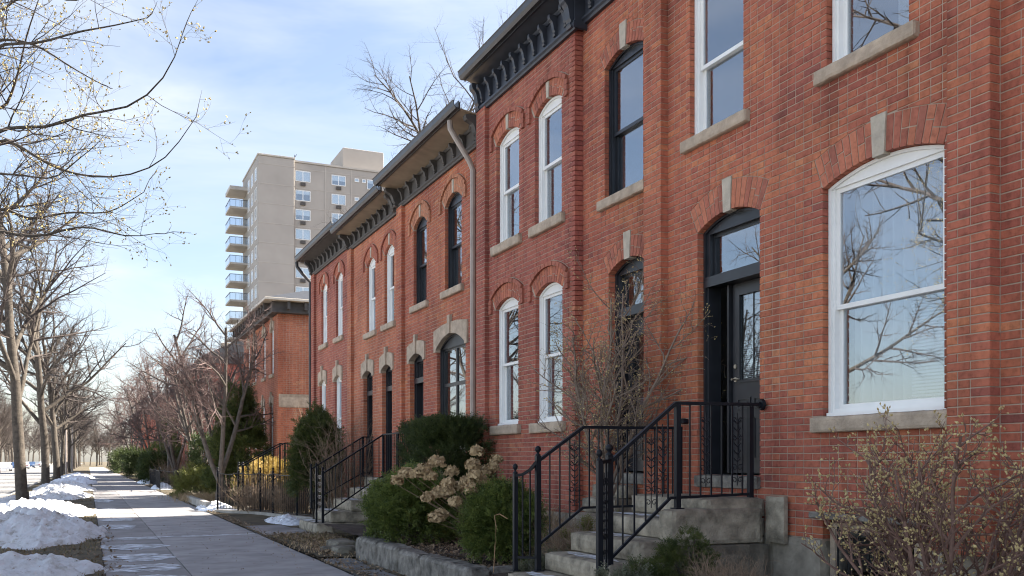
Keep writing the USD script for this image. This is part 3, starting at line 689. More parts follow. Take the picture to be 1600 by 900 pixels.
he = low_house('plum brick row house at the far end of the terrace, next to the gap', 23.79, 28.10, 'brick_plum', [(24.94, .72, 4.86, 6.44, .15), (26.70, .72, 4.86, 6.44, .15)], [(25.08, .76, 1.60, 3.74, .10), (26.88, .76, 1.60, 3.76, .10)], 7.40, 7.06, 7.62, 500, 9, over=.36, soffit='cornice_brown', gut_ext=(0, .3))
# downpipes are parts of the houses they drain
def pipe(h, pts, r, mat_name):
    MB().tube(pts, r, 8).build('downpipe', mat_name, h)
yp = 15.20
pipe(hc, [(WX - .47, yp, 7.36), (WX - .46, yp, 7.22), (WX - .38, yp - .02, 7.08), (WX - .14, yp - .06, 6.70), (WX - .07, yp - .06, 6.55), (WX - .07, yp - .06, .6)], .048, 'pipe_taupe')
pipe(he, [(WX - .47, 28.25, 7.45), (WX - .45, 28.25, 7.3), (WX - .3, 28.21, 7.1), (WX - .07, 28.18, 6.85), (WX - .07, 28.18, .3)], .05, 'gutter_dark')

# ------------------------------------------------------------------ the corner house beyond the gap, and the row after it
hf = thing('corner_house', 'two-storey brick corner house with a dark slate roof and cream eaves, beyond the terrace', 'house')
FY = 33.9; FF, FS = street(WX), flank(FY)
ZT = 6.75
fw_up = [(35.0, .62, 4.7, 6.3, .10), (36.75, .62, 4.7, 6.3, .10), (38.9, .6, 4.7, 6.3, .10), (40.6, .6, 4.7, 6.3, .10)]
fw_dn = [(35.15, .62, 1.6, 3.6, .08), (36.95, .62, 1.6, 3.6, .08), (38.9, .6, 1.6, 3.6, .08), (40.6, .6, 1.6, 3.6, .08)]
hs, ar = [], []
for k, w in enumerate(fw_up + fw_dn):
    hs.append(opening(*w)); ar.append(stone_lintel(hf, FF, w[0], w[1], w[3], w[4], .26, .1, k))
holes = unary_union(hs); FL = 42.0
MB().ext(sbox(FY + .012, 0, FL, ZT).difference(holes.buffer(.006)), .006, .27, FF).build('wall', 'mortar', hf)
brickwork(hf, FF, sbox(FY, .5, FL, ZT).difference(unary_union(hs + ar)), 'brick_orange', 620)
sw = (7.42, .62, 1.55, 3.35, 0); so = opening(*sw)
MB().ext(sbox(WX + .28, 0, WX + 11, ZT).difference(so.buffer(.006)), .006, .27, FS).build('wall', 'mortar', hf)
brickwork(hf, FS, sbox(WX + .102, .5, WX + 5, ZT).difference(unary_union([so, sbox(WX + .05, 3.45, WX + 5, 3.92)])), 'brick_orange', 621)
v, f = rough_block(WX + .02, WX + 4.9, FY - .03, FY + .1, 3.45, 3.92, .005, .12, 3); put('stone_band', v, f, 'sandstone', hf)
for k, w in enumerate(fw_up + fw_dn): window(hf, FF, *w, inside='half', seed=650 + k, over=.08)
wn = part('window', hf); q = so
MB().ext(q.difference(q.buffer(-.07, join_style=2)), .05, .14, FS).fbox(FS, 7.15, 7.7, 2.42, 2.47, .06, .12).build('frame', 'white_paint', wn)
MB().ext(q.buffer(-.07, join_style=2), .1, .104, FS).build('pane', 'pane', wn)
MB().fbox(FS, WX + .3, WX + 10.9, .1, ZT - .1, 1.6, 1.7).fbox(FF, FY + .3, FL - .05, .1, ZT - .1, 1.6, 1.7).fbox(FS, WX, WX + 11, 0, ZT, FL - FY - .2, FL - FY).fbox(FS, WX + 10.8, WX + 11, 0, ZT, .3, FL - FY - .21).build('rear_wall', 'interior_wall', hf)
e0, e1 = WX - .55, FY - .6
MB().fbox(FS, e0 + .3, WX + 11, ZT, ZT + .38, -.30, FL - FY + .3).build('frieze', 'cornice_brown', hf)
b = MB()
for y in np.arange(FY + .3, FL, .55): b.box(WX - .46, WX - .25, y - .05, y + .05, ZT + .1, ZT + .37)
for x in np.arange(WX + .3, WX + 8, .6): b.box(x - .05, x + .05, FY - .5, FY - .30, ZT + .1, ZT + .37)
b.build('eaves_blocks', 'cornice_brown', hf)
B(e0, WX + 11.3, e1, FL + .5, ZT + .383, ZT + .47, .01).build('eaves', 'gutter_cream', hf)
r0 = [(e0 + .05, e1 + .05), (WX + 11.2, e1 + .05), (WX + 11.2, FL + .4), (e0 + .05, FL + .4)]; r1 = [(e0 + 1.7, e1 + 1.6), (WX + 10, e1 + 1.6), (WX + 10, FL - 1), (e0 + 1.7, FL - 1)]
vv = [(x, y, ZT + .474) for x, y in r0] + [(x, y, ZT + 1.05) for x, y in r1]
put('roof', vv, [[0, 1, 5], [0, 5, 4], [1, 2, 6], [1, 6, 5], [2, 3, 7], [2, 7, 6], [3, 0, 4], [3, 4, 7], [4, 5, 6], [4, 6, 7]], 'slate', hf)
found(hf, FY, FL, 0, .5, seed=66)

def far_house(label, y0, y1, zt, brick, nwin, roofcol='slate', X=WX, gable=False, seed=0):
    h = thing('brick_house', label, 'house', group='brick houses further down the street')
    fr = street(X); ws = []
    for k in range(nwin):
        u = y0 + (y1 - y0) * (k + .5) / nwin
        ws += [(u, .85, 1.3, 3.3, .12), (u, .85, 4.4, 6.1, .12)]
    hs = unary_union([opening(*w) for w in ws])
    v, f = MB().ext(sbox(y0, 0, y1, zt).difference(hs), 0, .3, fr).arrays(); put('wall', v, f, brick, h, tone=.45)
    v, f = MB().fbox(fr, y0, y1, 0, zt, 10.7, 11).fbox(fr, y0, y0 + .25, 0, zt, .31, 10.69).fbox(fr, y1 - .25, y1, 0, zt, .31, 10.69).arrays(); put('side_wall', v, f, brick, h, tone=.5)
    MB().fbox(fr, y0 + .26, y1 - .26, .1, zt - .1, 1.5, 1.6).build('inner_wall', 'interior_wall', h)
    for w in ws:
        wn = part('window', h); O = opening(*w); I = O.buffer(-.07, join_style=2)
        MB().ext(O.difference(I), .06, .15, fr).fbox(fr, w[0] - .36, w[0] + .36, (w[2] + w[3]) / 2 - .03, (w[2] + w[3]) / 2 + .03, .07, .13).build('frame', 'white_paint', wn)
        MB().ext(I, .1, .104, fr).build('pane', 'pane', wn)
        MB().fbox(fr, w[0] - .5, w[0] + .5, w[2] - .12, w[2], -.06, .1).fbox(fr, w[0] - .5, w[0] + .5, w[3] + w[4] + .01, w[3] + w[4] + .24, -.03, .1).build('stone_trim', 'sandstone', wn)
    MB().fbox(fr, y0 - .1, y1 + .1, zt + .002, zt + .4, -.4, 11.2).build('cornice', 'cornice_brown', h)
    if gable:
        m = MB(); ym = (y0 + y1) / 2
        m.ext(Polygon([(y0, zt + .41), (y1, zt + .41), (ym, zt + 2.6)]), .0, 8, fr); v, f = m.arrays(); put('gable', v, f, brick, h, tone=.4)
    else:
        vv = [(X - .4, y0, zt + .41), (X + 11, y0, zt + .41), (X + 11, y1, zt + .41), (X - .4, y1, zt + .41), (X + 2.2, y0 + .3, zt + 1.7), (X + 9, y0 + .3, zt + 1.7), (X + 9, y1 - .3, zt + 1.7), (X + 2.2, y1 - .3, zt + 1.7)]
        put('roof', vv, [[0, 1, 5], [0, 5, 4], [1, 2, 6], [1, 6, 5], [2, 3, 7], [2, 7, 6], [3, 0, 4], [3, 4, 7], [4, 5, 6], [4, 6, 7]], roofcol, h)
    B(X + 3, X + 3.8, y1 - 1.4, y1 - .7, zt + .6, zt + 3.2, .02).build('chimney', 'sandstone', h)
    return h
far_house('plain brick house just past the corner house, mostly behind bare trees', 54, 64, 6.9, 'brick_plum', 4)
far_house('gabled brick house with a pale chimney, behind the pinkish bare trees', 65, 75, 7.2, 'brick_red', 4)
far_house('brick house in the distance beside the row of clipped hedges', 77, 90, 6.8, 'brick_plum', 5)
far_house('brick house far down the pavement, under the pink tree crowns', 92, 110, 7.0, 'brick_red', 6)
far_house('last brick house in the row, near the vanishing point', 130, 160, 7.5, 'brick_red', 8)

# ------------------------------------------------------------------ the high-rise
ht = thing('apartment_tower', 'tall beige concrete apartment block with balconies on its corner, rising behind the terrace', 'apartment block')
TX, TY, TZ, FLH = 21.6, 134.9, 44.2, 2.75
K = 132 / 1480                                                        # metres to a pixel there
mx = lambda px: TX + (px - 403) * K * 1.04
jog = mx(457)
B(TX, jog, TY, TY + 14.3, 0, TZ, .05).build('wall', 'render_beige', ht)
B(jog + .01, mx(690), TY + .45, TY + 14.2, 0, TZ - .25, .05).build('wall', 'render_beige', ht)
B(mx(543), mx(610), TY + 4, TY + 12, TZ - .1, TZ + 4.0, .05).build('penthouse', 'render_beige', ht)
cp = B(TX - .1, jog + .1, TY - .1, TY + 14.4, TZ + .01, TZ + .25, .02); cp.box(jog + .11, mx(690), TY + .35, TY + 14.3, TZ - .24, TZ + .03); cp.build('parapet', 'balcony_concrete', ht)
ant = MB().tube([(mx(462), TY + 3, TZ), (mx(464), TY + 3, TZ + 1.6)], .05, 5).tube([(mx(460), TY + 3, TZ + .6), (mx(467), TY + 3, TZ + 1.7)], .04, 5).tube([(mx(487), TY + 3, TZ), (mx(487), TY + 3, TZ + .6)], .12, 6); ant.build('antenna', 'gutter_dark', ht)
def twin(u0, u1, z0, z1, fr, n=2, ac=True, hi=False):
    wn = part('window', ht); q = sbox(u0, z0, u1, z1); m = MB().ext(q.difference(q.buffer(-.07, join_style=2)), -.06, .02, fr)
    for k in range(1, n): m.fbox(fr, u0 + (u1 - u0) * k / n - .04, u0 + (u1 - u0) * k / n + .04, z0 + .06, z1 - .06, -.05, .02)
    m.build('frame', 'white_paint', wn)
    MB().ext(q.buffer(-.06, join_style=2), -.03, -.02, fr).build('pane', 'pane', wn)
    rng = random.Random(int(z0 * 100) + int(u0 * 10)); d = rng.choice([.35, .55, .6, .95]) if not hi else .95
    MB().fbox(fr, u0 + .1, u1 - .1, z1 - .08 - (z1 - z0 - .15) * d, z1 - .08, -.012, -.004).build('blind', 'white_paint', wn)
    MB().fbox(fr, u0 + .1, u1 - .1, z0 + .1, z1 - .08, -.0035, -.001).build('room_shade', 'screen', wn)  # dark sheet paints the shade of the room behind the pane
    if ac:
        MB().fbox(fr, (u0 + u1) / 2 - .35, (u0 + u1) / 2 + .35, z0 - .62, z0 - .16, -.18, .02).build('air_conditioner', 'cornice_brown', wn)
fm, fj, fl = flank(TY), flank(TY + .45), street(TX)
bd = MB()
for k in range(14):
    z = TZ - 1.15 - k * FLH
    bd.box(TX - .02, jog + .02, TY - .02, TY + 14.32, z, z + .10); bd.box(jog + .025, mx(690), TY + .425, TY + .47, z, z + .10)
bd.box(mx(505), mx(507), TY + .42, TY + .47, 2, TZ - .3).box(mx(546), mx(548), TY + .42, TY + .47, 2, TZ - .3)
bd.build('floor_bands', 'floor_band', ht)
for k in range(13):
    zb = TZ - 2.9 - k * FLH
    twin(mx(459.5), mx(482.5), zb, zb + 1.5, fj); twin(mx(515.5), mx(537.5), zb + .05, zb + 1.5, fj)
    twin(mx(572), mx(594), zb + .05, zb + 1.45, fj); twin(mx(552), mx(559), zb + .9, zb + 1.4, fj, 1, False, True); twin(mx(564), mx(570), zb + .9, zb + 1.4, fj, 1, False, True)
    for y in (TY + 1.2, TY + 4.4, TY + 7.6): twin(y, y + 1.5, zb - .3, zb + 1.5, fl, 2, False)
for k in range(11):
    zb = TZ - 5.4 - k * FLH
    bc = part('balcony', ht)
    B(TX - 2.6, TX + .02, TY + 9.2, TY + 14.2, zb, zb + .28, .02).build('slab', 'balcony_concrete', bc)
    if k == 0: B(TX - 2.6, TX + .02, TY + 9.2, TY + 14.2, zb + FLH, zb + FLH + .55, .02).build('canopy', 'balcony_concrete', bc)
    B(TX - 2.58, TX, TY + 9.22, TY + 9.25, zb + .3, zb + 1.25).box(TX - 2.58, TX - 2.55, TY + 9.25, TY + 14.15, zb + .3, zb + 1.25).build('glass_guard', 'pane_far', bc)
    g = MB().box(TX - 2.62, TX, TY + 9.2, TY + 9.27, zb + 1.25, zb + 1.32).box(TX - 2.62, TX - 2.55, TY + 9.28, TY + 14.2, zb + 1.25, zb + 1.32)
    for x in np.linspace(TX - 2.6, TX - .05, 4): g.box(x - .02, x + .02, TY + 9.18, TY + 9.22, zb + .28, zb + 1.25)
    g.build('guard_rail', 'gutter_dark', bc)

# ------------------------------------------------------------------ ground, road, pavement
def sheet(x0, x1, y0, y1, z, nx, ny, amp=0.0, fr=2.0, seed=0, edge=None):
    x, y = np.meshgrid(np.linspace(x0, x1, nx), np.linspace(y0, y1, ny), indexing='ij')
    zz = np.full(x.shape, float(z)) + (amp * (meshkit.fbm(np.stack([x * fr, y * fr, 0 * x], -1), 4, seed) - .5) * 2 if amp else 0)
    v = np.stack([x, y, zz], -1).reshape(-1, 3); i, j = np.meshgrid(np.arange(nx - 1), np.arange(ny - 1), indexing='ij')
    return v, np.stack([i * ny + j, (i + 1) * ny + j, (i + 1) * ny + j + 1, i * ny + j + 1], -1).reshape(-1, 4)
tag(put('ground', *sheet(-600, 600, -60, 1500, -.16, 2, 2), 'verge_soil'), kind='structure')
tag(put('yard', *sheet(3.28, 30, -4, 240, .02, 60, 400, .03, 1.5, 2), 'verge_soil', smooth=True), kind='structure')
tag(put('verge', *sheet(-3.15, .20, 1, 260, .03, 24, 700, .035, 2.2, 3), 'verge_soil', smooth=True), kind='structure')
tag(put('road', *sheet(-13.2, -3.3, -30, 700, -.10, 2, 2), 'asphalt'), kind='structure')
tag(put('far_verge', *sheet(-60, -13.4, -60, 600, .02, 30, 100, .05, 1, 5), 'bounce_snow_lawn'), kind='structure')  # mostly out of view; snow cover chosen to bounce light onto the fronts
cu = thing('curb', kind='structure')
y = 8.0
while y < 120:
    v, f = rough_block(-3.30, -3.15, y, y + 2.39, -.16, .04, .004, .3, int(y)); put('curb_stone', v, f, 'curb_stone', cu); y += 2.4
v, f = MB().box(-3.30, -3.15, 120.01, 260, -.16, .04).box(-13.4, -13.2, -30, 600, -.16, .04).arrays(); tag(put('curb_line', v, f, 'curb_stone', cu), kind='stuff')
pv = thing('pavement', kind='structure')
tag(B(.18, 3.32, -3, 240, -.15, -.012).build('bedding', 'joint_dirt', pv), kind='stuff')
rng = random.Random(3)
ys = [-2.0, 0.0, 2, 4, 5.9, 7.7, 9.5, 11.4, 13.0, 14.9, 16.6, 18.4, 20.45]
while ys[-1] < 86: ys.append(ys[-1] + rng.uniform(1.8, 2.05))
for a, b in zip(ys, ys[1:]):
    for x0, x1, m in ((.22, 1.27, 'paving_damp'), (1.285, 3.27, 'paving')):
        n = 10 if a < 30 else 4
        j = [rng.uniform(-.005, .006) for _ in range(4)]
        x, yv = np.meshgrid(np.linspace(x0, x1, n), np.linspace(a + .007, b - .007, n), indexing='ij'); s, t = np.meshgrid(np.linspace(0, 1, n), np.linspace(0, 1, n), indexing='ij')
        z = j[0] * (1 - s) * (1 - t) + j[1] * s * (1 - t) + j[2] * (1 - s) * t + j[3] * s * t + .004 * (meshkit.fbm(np.stack([x * 2.5, yv * 2.5, 0 * x], -1), 3, 4) - .5)
        v = np.stack([x, yv, z], -1).reshape(-1, 3); I, J = np.meshgrid(np.arange(n - 1), np.arange(n - 1), indexing='ij')
        q = np.stack([I * n + J, (I + 1) * n + J, (I + 1) * n + J + 1, I * n + J + 1], -1).reshape(-1, 4)
        rim = np.concatenate([np.arange(n) * n, (n - 1) * n + np.arange(1, n), np.arange(n - 2, -1, -1) * n + n - 1, np.arange(n - 2, 0, -1)])
        low = v[rim] - [0, 0, .05]; k = len(rim); i = np.arange(k); jn = (i + 1) % k
        q = np.vstack([q, np.column_stack([rim, rim[jn], len(v) + jn, len(v) + i])])
        put('paving_slab', np.vstack([v, low]), q, m, pv)
tag(B(.22, 3.27, 86.2, 240, -.1, .0).build('far_paving', 'paving', pv), kind='stuff')
fl = thing('flagstone_path', kind='structure')
y = 7.2; k = 0
while y < 14.4:
    w = rng.uniform(.7, 1.05)
    v, f = rough_block(3.33, 3.80 - rng.uniform(0, .06), y + .01, y + w - .01, -.05, .035 + rng.uniform(-.01, .012), .006, .08, k + 70); put('flagstone', v, f, 'flagstone', fl); y += w; k += 1
wk = thing('entry_walk', kind='structure')                             # short concrete walk to the middle stair
for k, (a, b, c, d) in enumerate(((3.33, 4.33, 19.7, 21.6), (3.33, 4.2, 21.62, 22.7))):
    v, f = rough_block(a, b, c, d, -.05, .045, .004, .15, 80 + k); put('paving_slab', v, f, 'paving_damp', wk)

# ------------------------------------------------------------------ planter wall and soil
pw = thing('planter_wall', 'low wall of worn limestone blocks round the planting bed beside the pavement', 'planter wall')
yb = [9.72, 10.75, 11.55, 12.45, 13.45, 14.6]
for k, (a, b) in enumerate(zip(yb, yb[1:])):
    v, f = rough_block(3.84 + rng.uniform(-.02, .02), 4.12, a + .014, b - .014, -.06, .36 + rng.uniform(-.02, .015), .024, .05, 90 + k, .02); put('stone_block', v, f, 'limestone', pw)
for k, (a, b) in enumerate(((4.13, 4.95), (4.96, 6.02))):
    v, f = rough_block(a, b, 9.73, 9.98, .0, .35, .014, .05, 97 + k, .02); put('stone_block', v, f, 'limestone', pw)
v, f = rough_block(4.13, 5.0, 14.35, 14.6, -.05, .30, .014, .06, 99, .02); put('stone_block', v, f, 'limestone', pw)
soil = thing('soil_bed', kind='structure')
put('soil', *sheet(4.05, 6.08, 9.85, 14.5, .31, 40, 80, .04, 3, 6), 'soil', soil, smooth=True)
put('soil', *sheet(3.95, 6.08, 1.0, 7.39, .40, 40, 90, .05, 2.5, 7), 'soil', soil, smooth=True)
put('soil', *sheet(3.95, 6.08, 8.90, 9.74, .30, 30, 16, .05, 2.5, 8), 'soil', soil, smooth=True)
put('soil', *sheet(4.4, 6.08, 14.62, 19.3, .22, 30, 60, .08, 1.5, 9), 'soil', soil, smooth=True)
put('soil', *sheet(3.29, 4.6, 14.62, 19.68, .05, 20, 60, .03, 3.5, 10), 'verge_soil', soil, smooth=True)
for k, (x0, x1, y0, y1, z) in enumerate(((3.62, 4.0, 14.9, 15.4, .17), (3.75, 4.15, 15.45, 16.3, .20), (3.55, 3.85, 15.5, 15.95, .12))):
    t = thing('loose_stone', ('mossy loose stone slab nearest the end of the planter wall', 'longest mossy loose stone slab lying behind the others near the planter wall', 'small flat loose stone at the edge of the dirt patch')[k], 'stone')
    v, f = rough_block(x0, x1, y0, y1, 0, z, .02, .06, 110 + k, .02); put('slab', v, f, 'concrete_stained', t)

def litter(name, n, area, z, mats, seed, size=(.012, .035), lift=.02):
    r = np.random.default_rng(seed); x0, x1, y0, y1 = area
    c = np.column_stack([r.uniform(x0, x1, n), r.uniform(y0, y1, n), z + r.uniform(0, lift, n)])
    a = r.uniform(0, 6.28, n); s = r.uniform(*size, n); tilt = r.normal(0, .35, (n, 2))
    d1 = np.column_stack([np.cos(a) * s, np.sin(a) * s, tilt[:, 0] * s]); d2 = np.column_stack([-np.sin(a) * s * .5, np.cos(a) * s * .5, tilt[:, 1] * s])
    v = np.stack([c - d1, c + d2, c + d1 + [0, 0, .006], c - d2], 1).reshape(-1, 3); k = np.arange(n)[:, None] * 4
    return tag(put(name, v, np.vstack([k + [0, 1, 2], k + [0, 2, 3]]), mats), kind='stuff')
litter('fallen_leaves', 2600, (4.1, 6.0, 9.9, 14.5), .33, 'leaf_litter', 1)
litter('fallen_leaves', 1500, (3.4, 4.5, 14.7, 19.6), .07, 'leaf_litter', 2)
litter('fallen_leaves', 420, (3.3, 3.86, 8.5, 14.6), .03, 'leaf_litter', 3, lift=.005)
litter('fallen_leaves', 2400, (-2.8, .45, 9, 24), .035, 'leaf_litter', 4, (.012, .04))
litter('fallen_leaves', 1500, (4.0, 6.0, 4.5, 7.4), .42, 'leaf_litter', 5)
litter('fallen_leaves', 1500, (3.22, 3.55, 7.5, 30), .03, 'leaf_litter', 8, (.01, .03))
litter('fallen_leaves', 420, (.3, 3.3, 8, 30), .006, 'leaf_litter', 6, (.008, .02), .003)

# ------------------------------------------------------------------ steps
def steps(t, rows, y0, y1, xw, mat_name, seed, z0=0.0, amp=.006):
    for k, (x, z) in enumerate(rows):
        v, f = rough_block(x, xw, y0 + rng.uniform(-.01, .01), y1 + rng.uniform(-.01, .01), z0 if k == 0 else rows[k - 1][1] - .004, z, amp, .06, seed + k, .014)
        put('step', v, f, mat_name, t)
sa = thing('front_steps', 'weathered concrete steps with a cheek block rising to the panelled black door', 'steps', loc=(0, 0, 0))
steps(sa, [(3.88, .42), (4.306, .61), (4.61, .81), (4.925, 1.0), (5.35, 1.19)], 7.45, 8.83, 6.06, 'concrete_step', 120)
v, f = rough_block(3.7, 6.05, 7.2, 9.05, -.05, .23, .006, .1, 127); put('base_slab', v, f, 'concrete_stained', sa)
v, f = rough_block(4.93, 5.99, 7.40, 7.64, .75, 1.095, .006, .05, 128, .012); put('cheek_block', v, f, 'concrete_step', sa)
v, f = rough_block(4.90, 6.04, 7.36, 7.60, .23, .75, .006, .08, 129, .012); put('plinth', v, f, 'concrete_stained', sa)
sb = thing('front_steps', 'short concrete steps behind the budding sapling, up to the recessed entry', 'steps')
steps(sb, [(4.95, .52), (5.25, .71), (5.5, .9), (5.75, 1.09), (5.9, 1.26)], 9.85, 10.7, 6.08, 'concrete_step', 140, .2)
sc = thing('front_steps', 'concrete steps in the middle distance beside the clipped yew bushes', 'steps')
steps(sc, [(4.34, .235), (4.69, .47), (5.12, .70), (5.49, .94), (5.84, 1.18)], 19.9, 21.5, 6.07, 'concrete_step', 150)
v, f = rough_block(4.33, 4.72, 19.62, 19.90, 0, .245, .006, .06, 157, .014); put('end_block', v, f, 'concrete_step', sc)
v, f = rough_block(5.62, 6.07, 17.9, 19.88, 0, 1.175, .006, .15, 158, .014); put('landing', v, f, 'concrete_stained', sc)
sd = thing('front_steps', 'far concrete steps half hidden behind the yellow shrub and fence', 'steps')
steps(sd, [(4.3, .2), (4.6, .4), (4.9, .6), (5.2, .8), (5.5, 1.0)], 28.45, 29.35, 6.07, 'concrete_step', 160)

# ------------------------------------------------------------------ railings
def square(m, p0, p1, w):
    """A square bar between two points."""
    p0, p1 = np.array(p0, float), np.array(p1, float); t = p1 - p0; L = np.linalg.norm(t); t /= L
    ref = np.array([0, 0, 1.0]) if abs(t[2]) < .95 else np.array([0, 1.0, 0]); a = np.cross(t, ref); a /= np.linalg.norm(a); b = np.cross(a, t)
    w = (w, w) if np.ndim(w) == 0 else w
    return m.add([p + sa_ * a * w[0] / 2 + sb_ * b * w[1] / 2 for p in (p0, p1) for sa_ in (-1, 1) for sb_ in (-1, 1)], BOXF)
def post(t, p, z0, z1, w=.05, ball=True, foot=True):
    x, y = p; o = MB(); square(o, (x, y, z0), (x, y, z1), w)
    if foot: o.box(x - w, x + w, y - w, y + w, z0, z0 + .012)
    pr = o.build('post', 'iron', t)
    if ball:
        MB().lathe((x, y, z1), [(w * .55, 0), (w * .62, .012), (w * .3, .022), (w * .26, .035), (w * .55, .05), (w * .66, .068), (w * .55, .088), (w * .25, .1), (.001, .104)]).build('finial', 'iron', pr, smooth=True)
    return pr
def scroll(c, r, turns, dir1, dir2, flip=1, n=26, tail=None):
    """A C-scroll in the plane of two directions."""
    ang = np.linspace(0, turns * 2 * np.pi, n); rr = r * (1 - .72 * ang / ang[-1])
    return [np.array(c) + np.array(dir1) * a * flip + np.array(dir2) * b for a, b in zip(rr * np.cos(ang) , rr * np.sin(ang))]
def rail(t, top, bottom, spacing=.115, w=.013, top_w=(.045, .03), bot_w=.025, fancy=(), lo=.0):
    """Handrail and bottom rail through the given points, with balusters between."""
    for pts, nm, wd in ((top, 'handrail', top_w), (bottom, 'bottom_rail', bot_w)):
        m = MB()
        for a, b in zip(pts, pts[1:]): square(m, a, b, wd)
        m.build(nm, 'iron', t)
    T, Bt = np.array(top), np.array(bottom)
    s = np.concatenate([[0], np.cumsum(np.linalg.norm(np.diff(T[:, :2], axis=0), axis=1))]); sb_ = np.concatenate([[0], np.cumsum(np.linalg.norm(np.diff(Bt[:, :2], axis=0), axis=1))])
    qq = np.linspace(0, s[-1], 300); TT = np.column_stack([np.interp(qq, s, T[:, k]) for k in range(3)])
    sb_ = np.maximum.accumulate([qq[np.argmin(((TT[:, :2] - b[:2]) ** 2).sum(1))] for b in Bt])
    n = int(s[-1] / spacing); g = lambda A, S, q: np.array([np.interp(q, S, A[:, k]) for k in range(3)])
    for k in range(1, n):
        q = s[-1] * k / n; a, b = g(T, s, q), np.r_[g(T, s, q)[:2], g(Bt, sb_, q)[2]]
        m = MB(); square(m, b, a, w); m.build('baluster', 'iron', t)
        if k in fancy:                                               # a panel of scrolls beside this bar
            q2 = s[-1] * (k + .5) / n; a2, b2 = g(T, s, q2), np.r_[g(T, s, q2)[:2], g(Bt, sb_, q2)[2]]
            d = (a2 - a); d[2] = 0; d /= np.linalg.norm(d) + 1e-9; up = np.array([0, 0, 1.0]); m = MB(); h = a2[2] - b2[2]
            square(m, b2 + up * h * .1, a2 - up * h * .1, .007)
            for fz, r, fl_ in ((.16, .032, 1), (.16, .032, -1), (.30, .036, 1), (.30, .036, -1), (.62, .03, 1), (.62, .03, -1), (.82, .032, 1), (.82, .032, -1)):
                c = b2 + up * h * fz + d * fl_ * .034
                m.tube(scroll(c, r, 1.1, d, up, fl_, 16), .0042, 4, False)
            for fz in np.linspace(.36, .78, 6):                      # small leaves up the stem
                for fl_ in (1, -1): m.tube([b2 + up * h * fz, b2 + up * (h * fz + .03) + d * fl_ * .032, b2 + up * (h * fz + .05) + d * fl_ * .045], [.005, .006, .001], 4, False)
            m.build('scroll_panel', 'iron', t)
ra = thing('iron_railing', 'black iron stair railing with scrollwork, fixed to the brick wall beside the big window', 'railing')
Y = 7.53
post(ra, (4.341, Y), .23, 1.60, .055); post(ra, (4.17, 7.41), .23, 1.55, .045); post(ra, (5.08, Y), 1.095, 2.08, .048, False); post(ra, (5.93, Y), 1.095, 2.08, .048, False)
rail(ra, [(4.36, Y, 1.55), (5.06, Y, 2.095), (6.08, Y, 2.105)], [(4.36, Y, .66), (5.0, Y, 1.20), (5.93, Y, 1.225)], fancy=(3, 4, 8, 11))
rail(ra, [(4.17, 7.41, 1.535), (4.335, 7.52, 1.55)], [(4.17, 7.41, .56), (4.335, 7.52, .56)], spacing=.05, fancy=(1, 2))
MB().tube([(6.045, Y, 2.105), (6.074, Y, 2.105)], [.05, .06], 14).tube([(6.02, Y, 2.10), (6.05, Y, 2.10)], .03, 10).build('wall_plate', 'iron', ra)
rb = thing('iron_railing', 'black iron stair railing with ball finials, between the budding sapling and the clipped yew', 'railing')
Y = 8.74
post(rb, (4.20, Y), .42, 1.60, .05); post(rb, (4.0, 8.86), .42, 1.42, .042)
rail(rb, [(4.22, Y, 1.56), (4.72, Y, 1.90), (5.95, Y, 1.91)], [(4.22, Y, .70), (4.72, Y, 1.06), (5.95, Y, 1.07)], fancy=(3,))
rail(rb, [(4.0, 8.86, 1.40), (4.07, 8.83, 1.41), (4.14, 8.79, 1.46), (4.19, Y, 1.54)], [(4.0, 8.86, .56), (4.19, Y, .56)], spacing=.06)
post(rb, (5.93, Y), 1.0, 1.9, .04, False)
rc = thing('iron_railing', 'black iron railing with a scrolled newel on the middle concrete steps, nearer side', 'railing')
Y = 19.96
post(rc, (4.50, 19.80), .24, 1.32, .05); post(rc, (5.86, Y), 1.18, 2.12, .05, False); post(rc, (4.42, 20.05), .24, 1.40, .04)
rail(rc, [(4.50, 19.82, 1.28), (5.86, Y, 2.12), (5.88, 18.95, 2.13), (5.88, 17.95, 2.13)], [(4.50, 19.82, .38), (5.5, Y, 1.02), (5.86, 19.9, 1.24), (5.88, 17.95, 1.24)], spacing=.14, w=.016)
post(rc, (5.88, 18.95), 1.18, 2.12, .045, False); post(rc, (5.88, 17.95), 1.18, 2.12, .045, False)
m = MB()
for z in np.linspace(.5, 1.2, 6):
    for fl_ in (1, -1): m.tube(scroll((4.46, 19.92 + fl_ * .055, z), .05, 1.1, (-.25, .97, 0), (0, 0, 1), fl_, 16), .006, 4, False)
m.build('scroll_panel', 'pipe_taupe', rc)
rd = thing('iron_railing', 'black iron railing on the middle concrete steps, farther side', 'railing')
Y = 21.42
post(rd, (4.6, Y), .47, 1.38, .045); post(rd, (5.80, Y), 1.18, 2.10, .045, False)
rail(rd, [(4.6, Y, 1.36), (5.80, Y, 2.10), (6.05, Y, 2.10)], [(4.6, Y, .62), (5.80, Y, 1.27), (6.05, Y, 1.27)], spacing=.15, w=.016)
for Y, lab in ((28.5, 'black iron stair railing above the yellow shrub, nearer of the far pair'), (29.3, 'black iron stair railing above the yellow shrub, farther of the far pair')):
    r_ = thing('iron_railing', lab, 'railing')
    post(r_, (4.12, Y), .1, 1.42, .045); post(r_, (5.34, Y), .8, 2.08, .045, False)
    rail(r_, [(4.12, Y, 1.40), (5.34, Y, 2.08), (6.3, Y, 2.05)], [(4.12, Y, .5), (5.34, Y, 1.17), (6.3, Y, 1.14)], spacing=.14, w=.016)

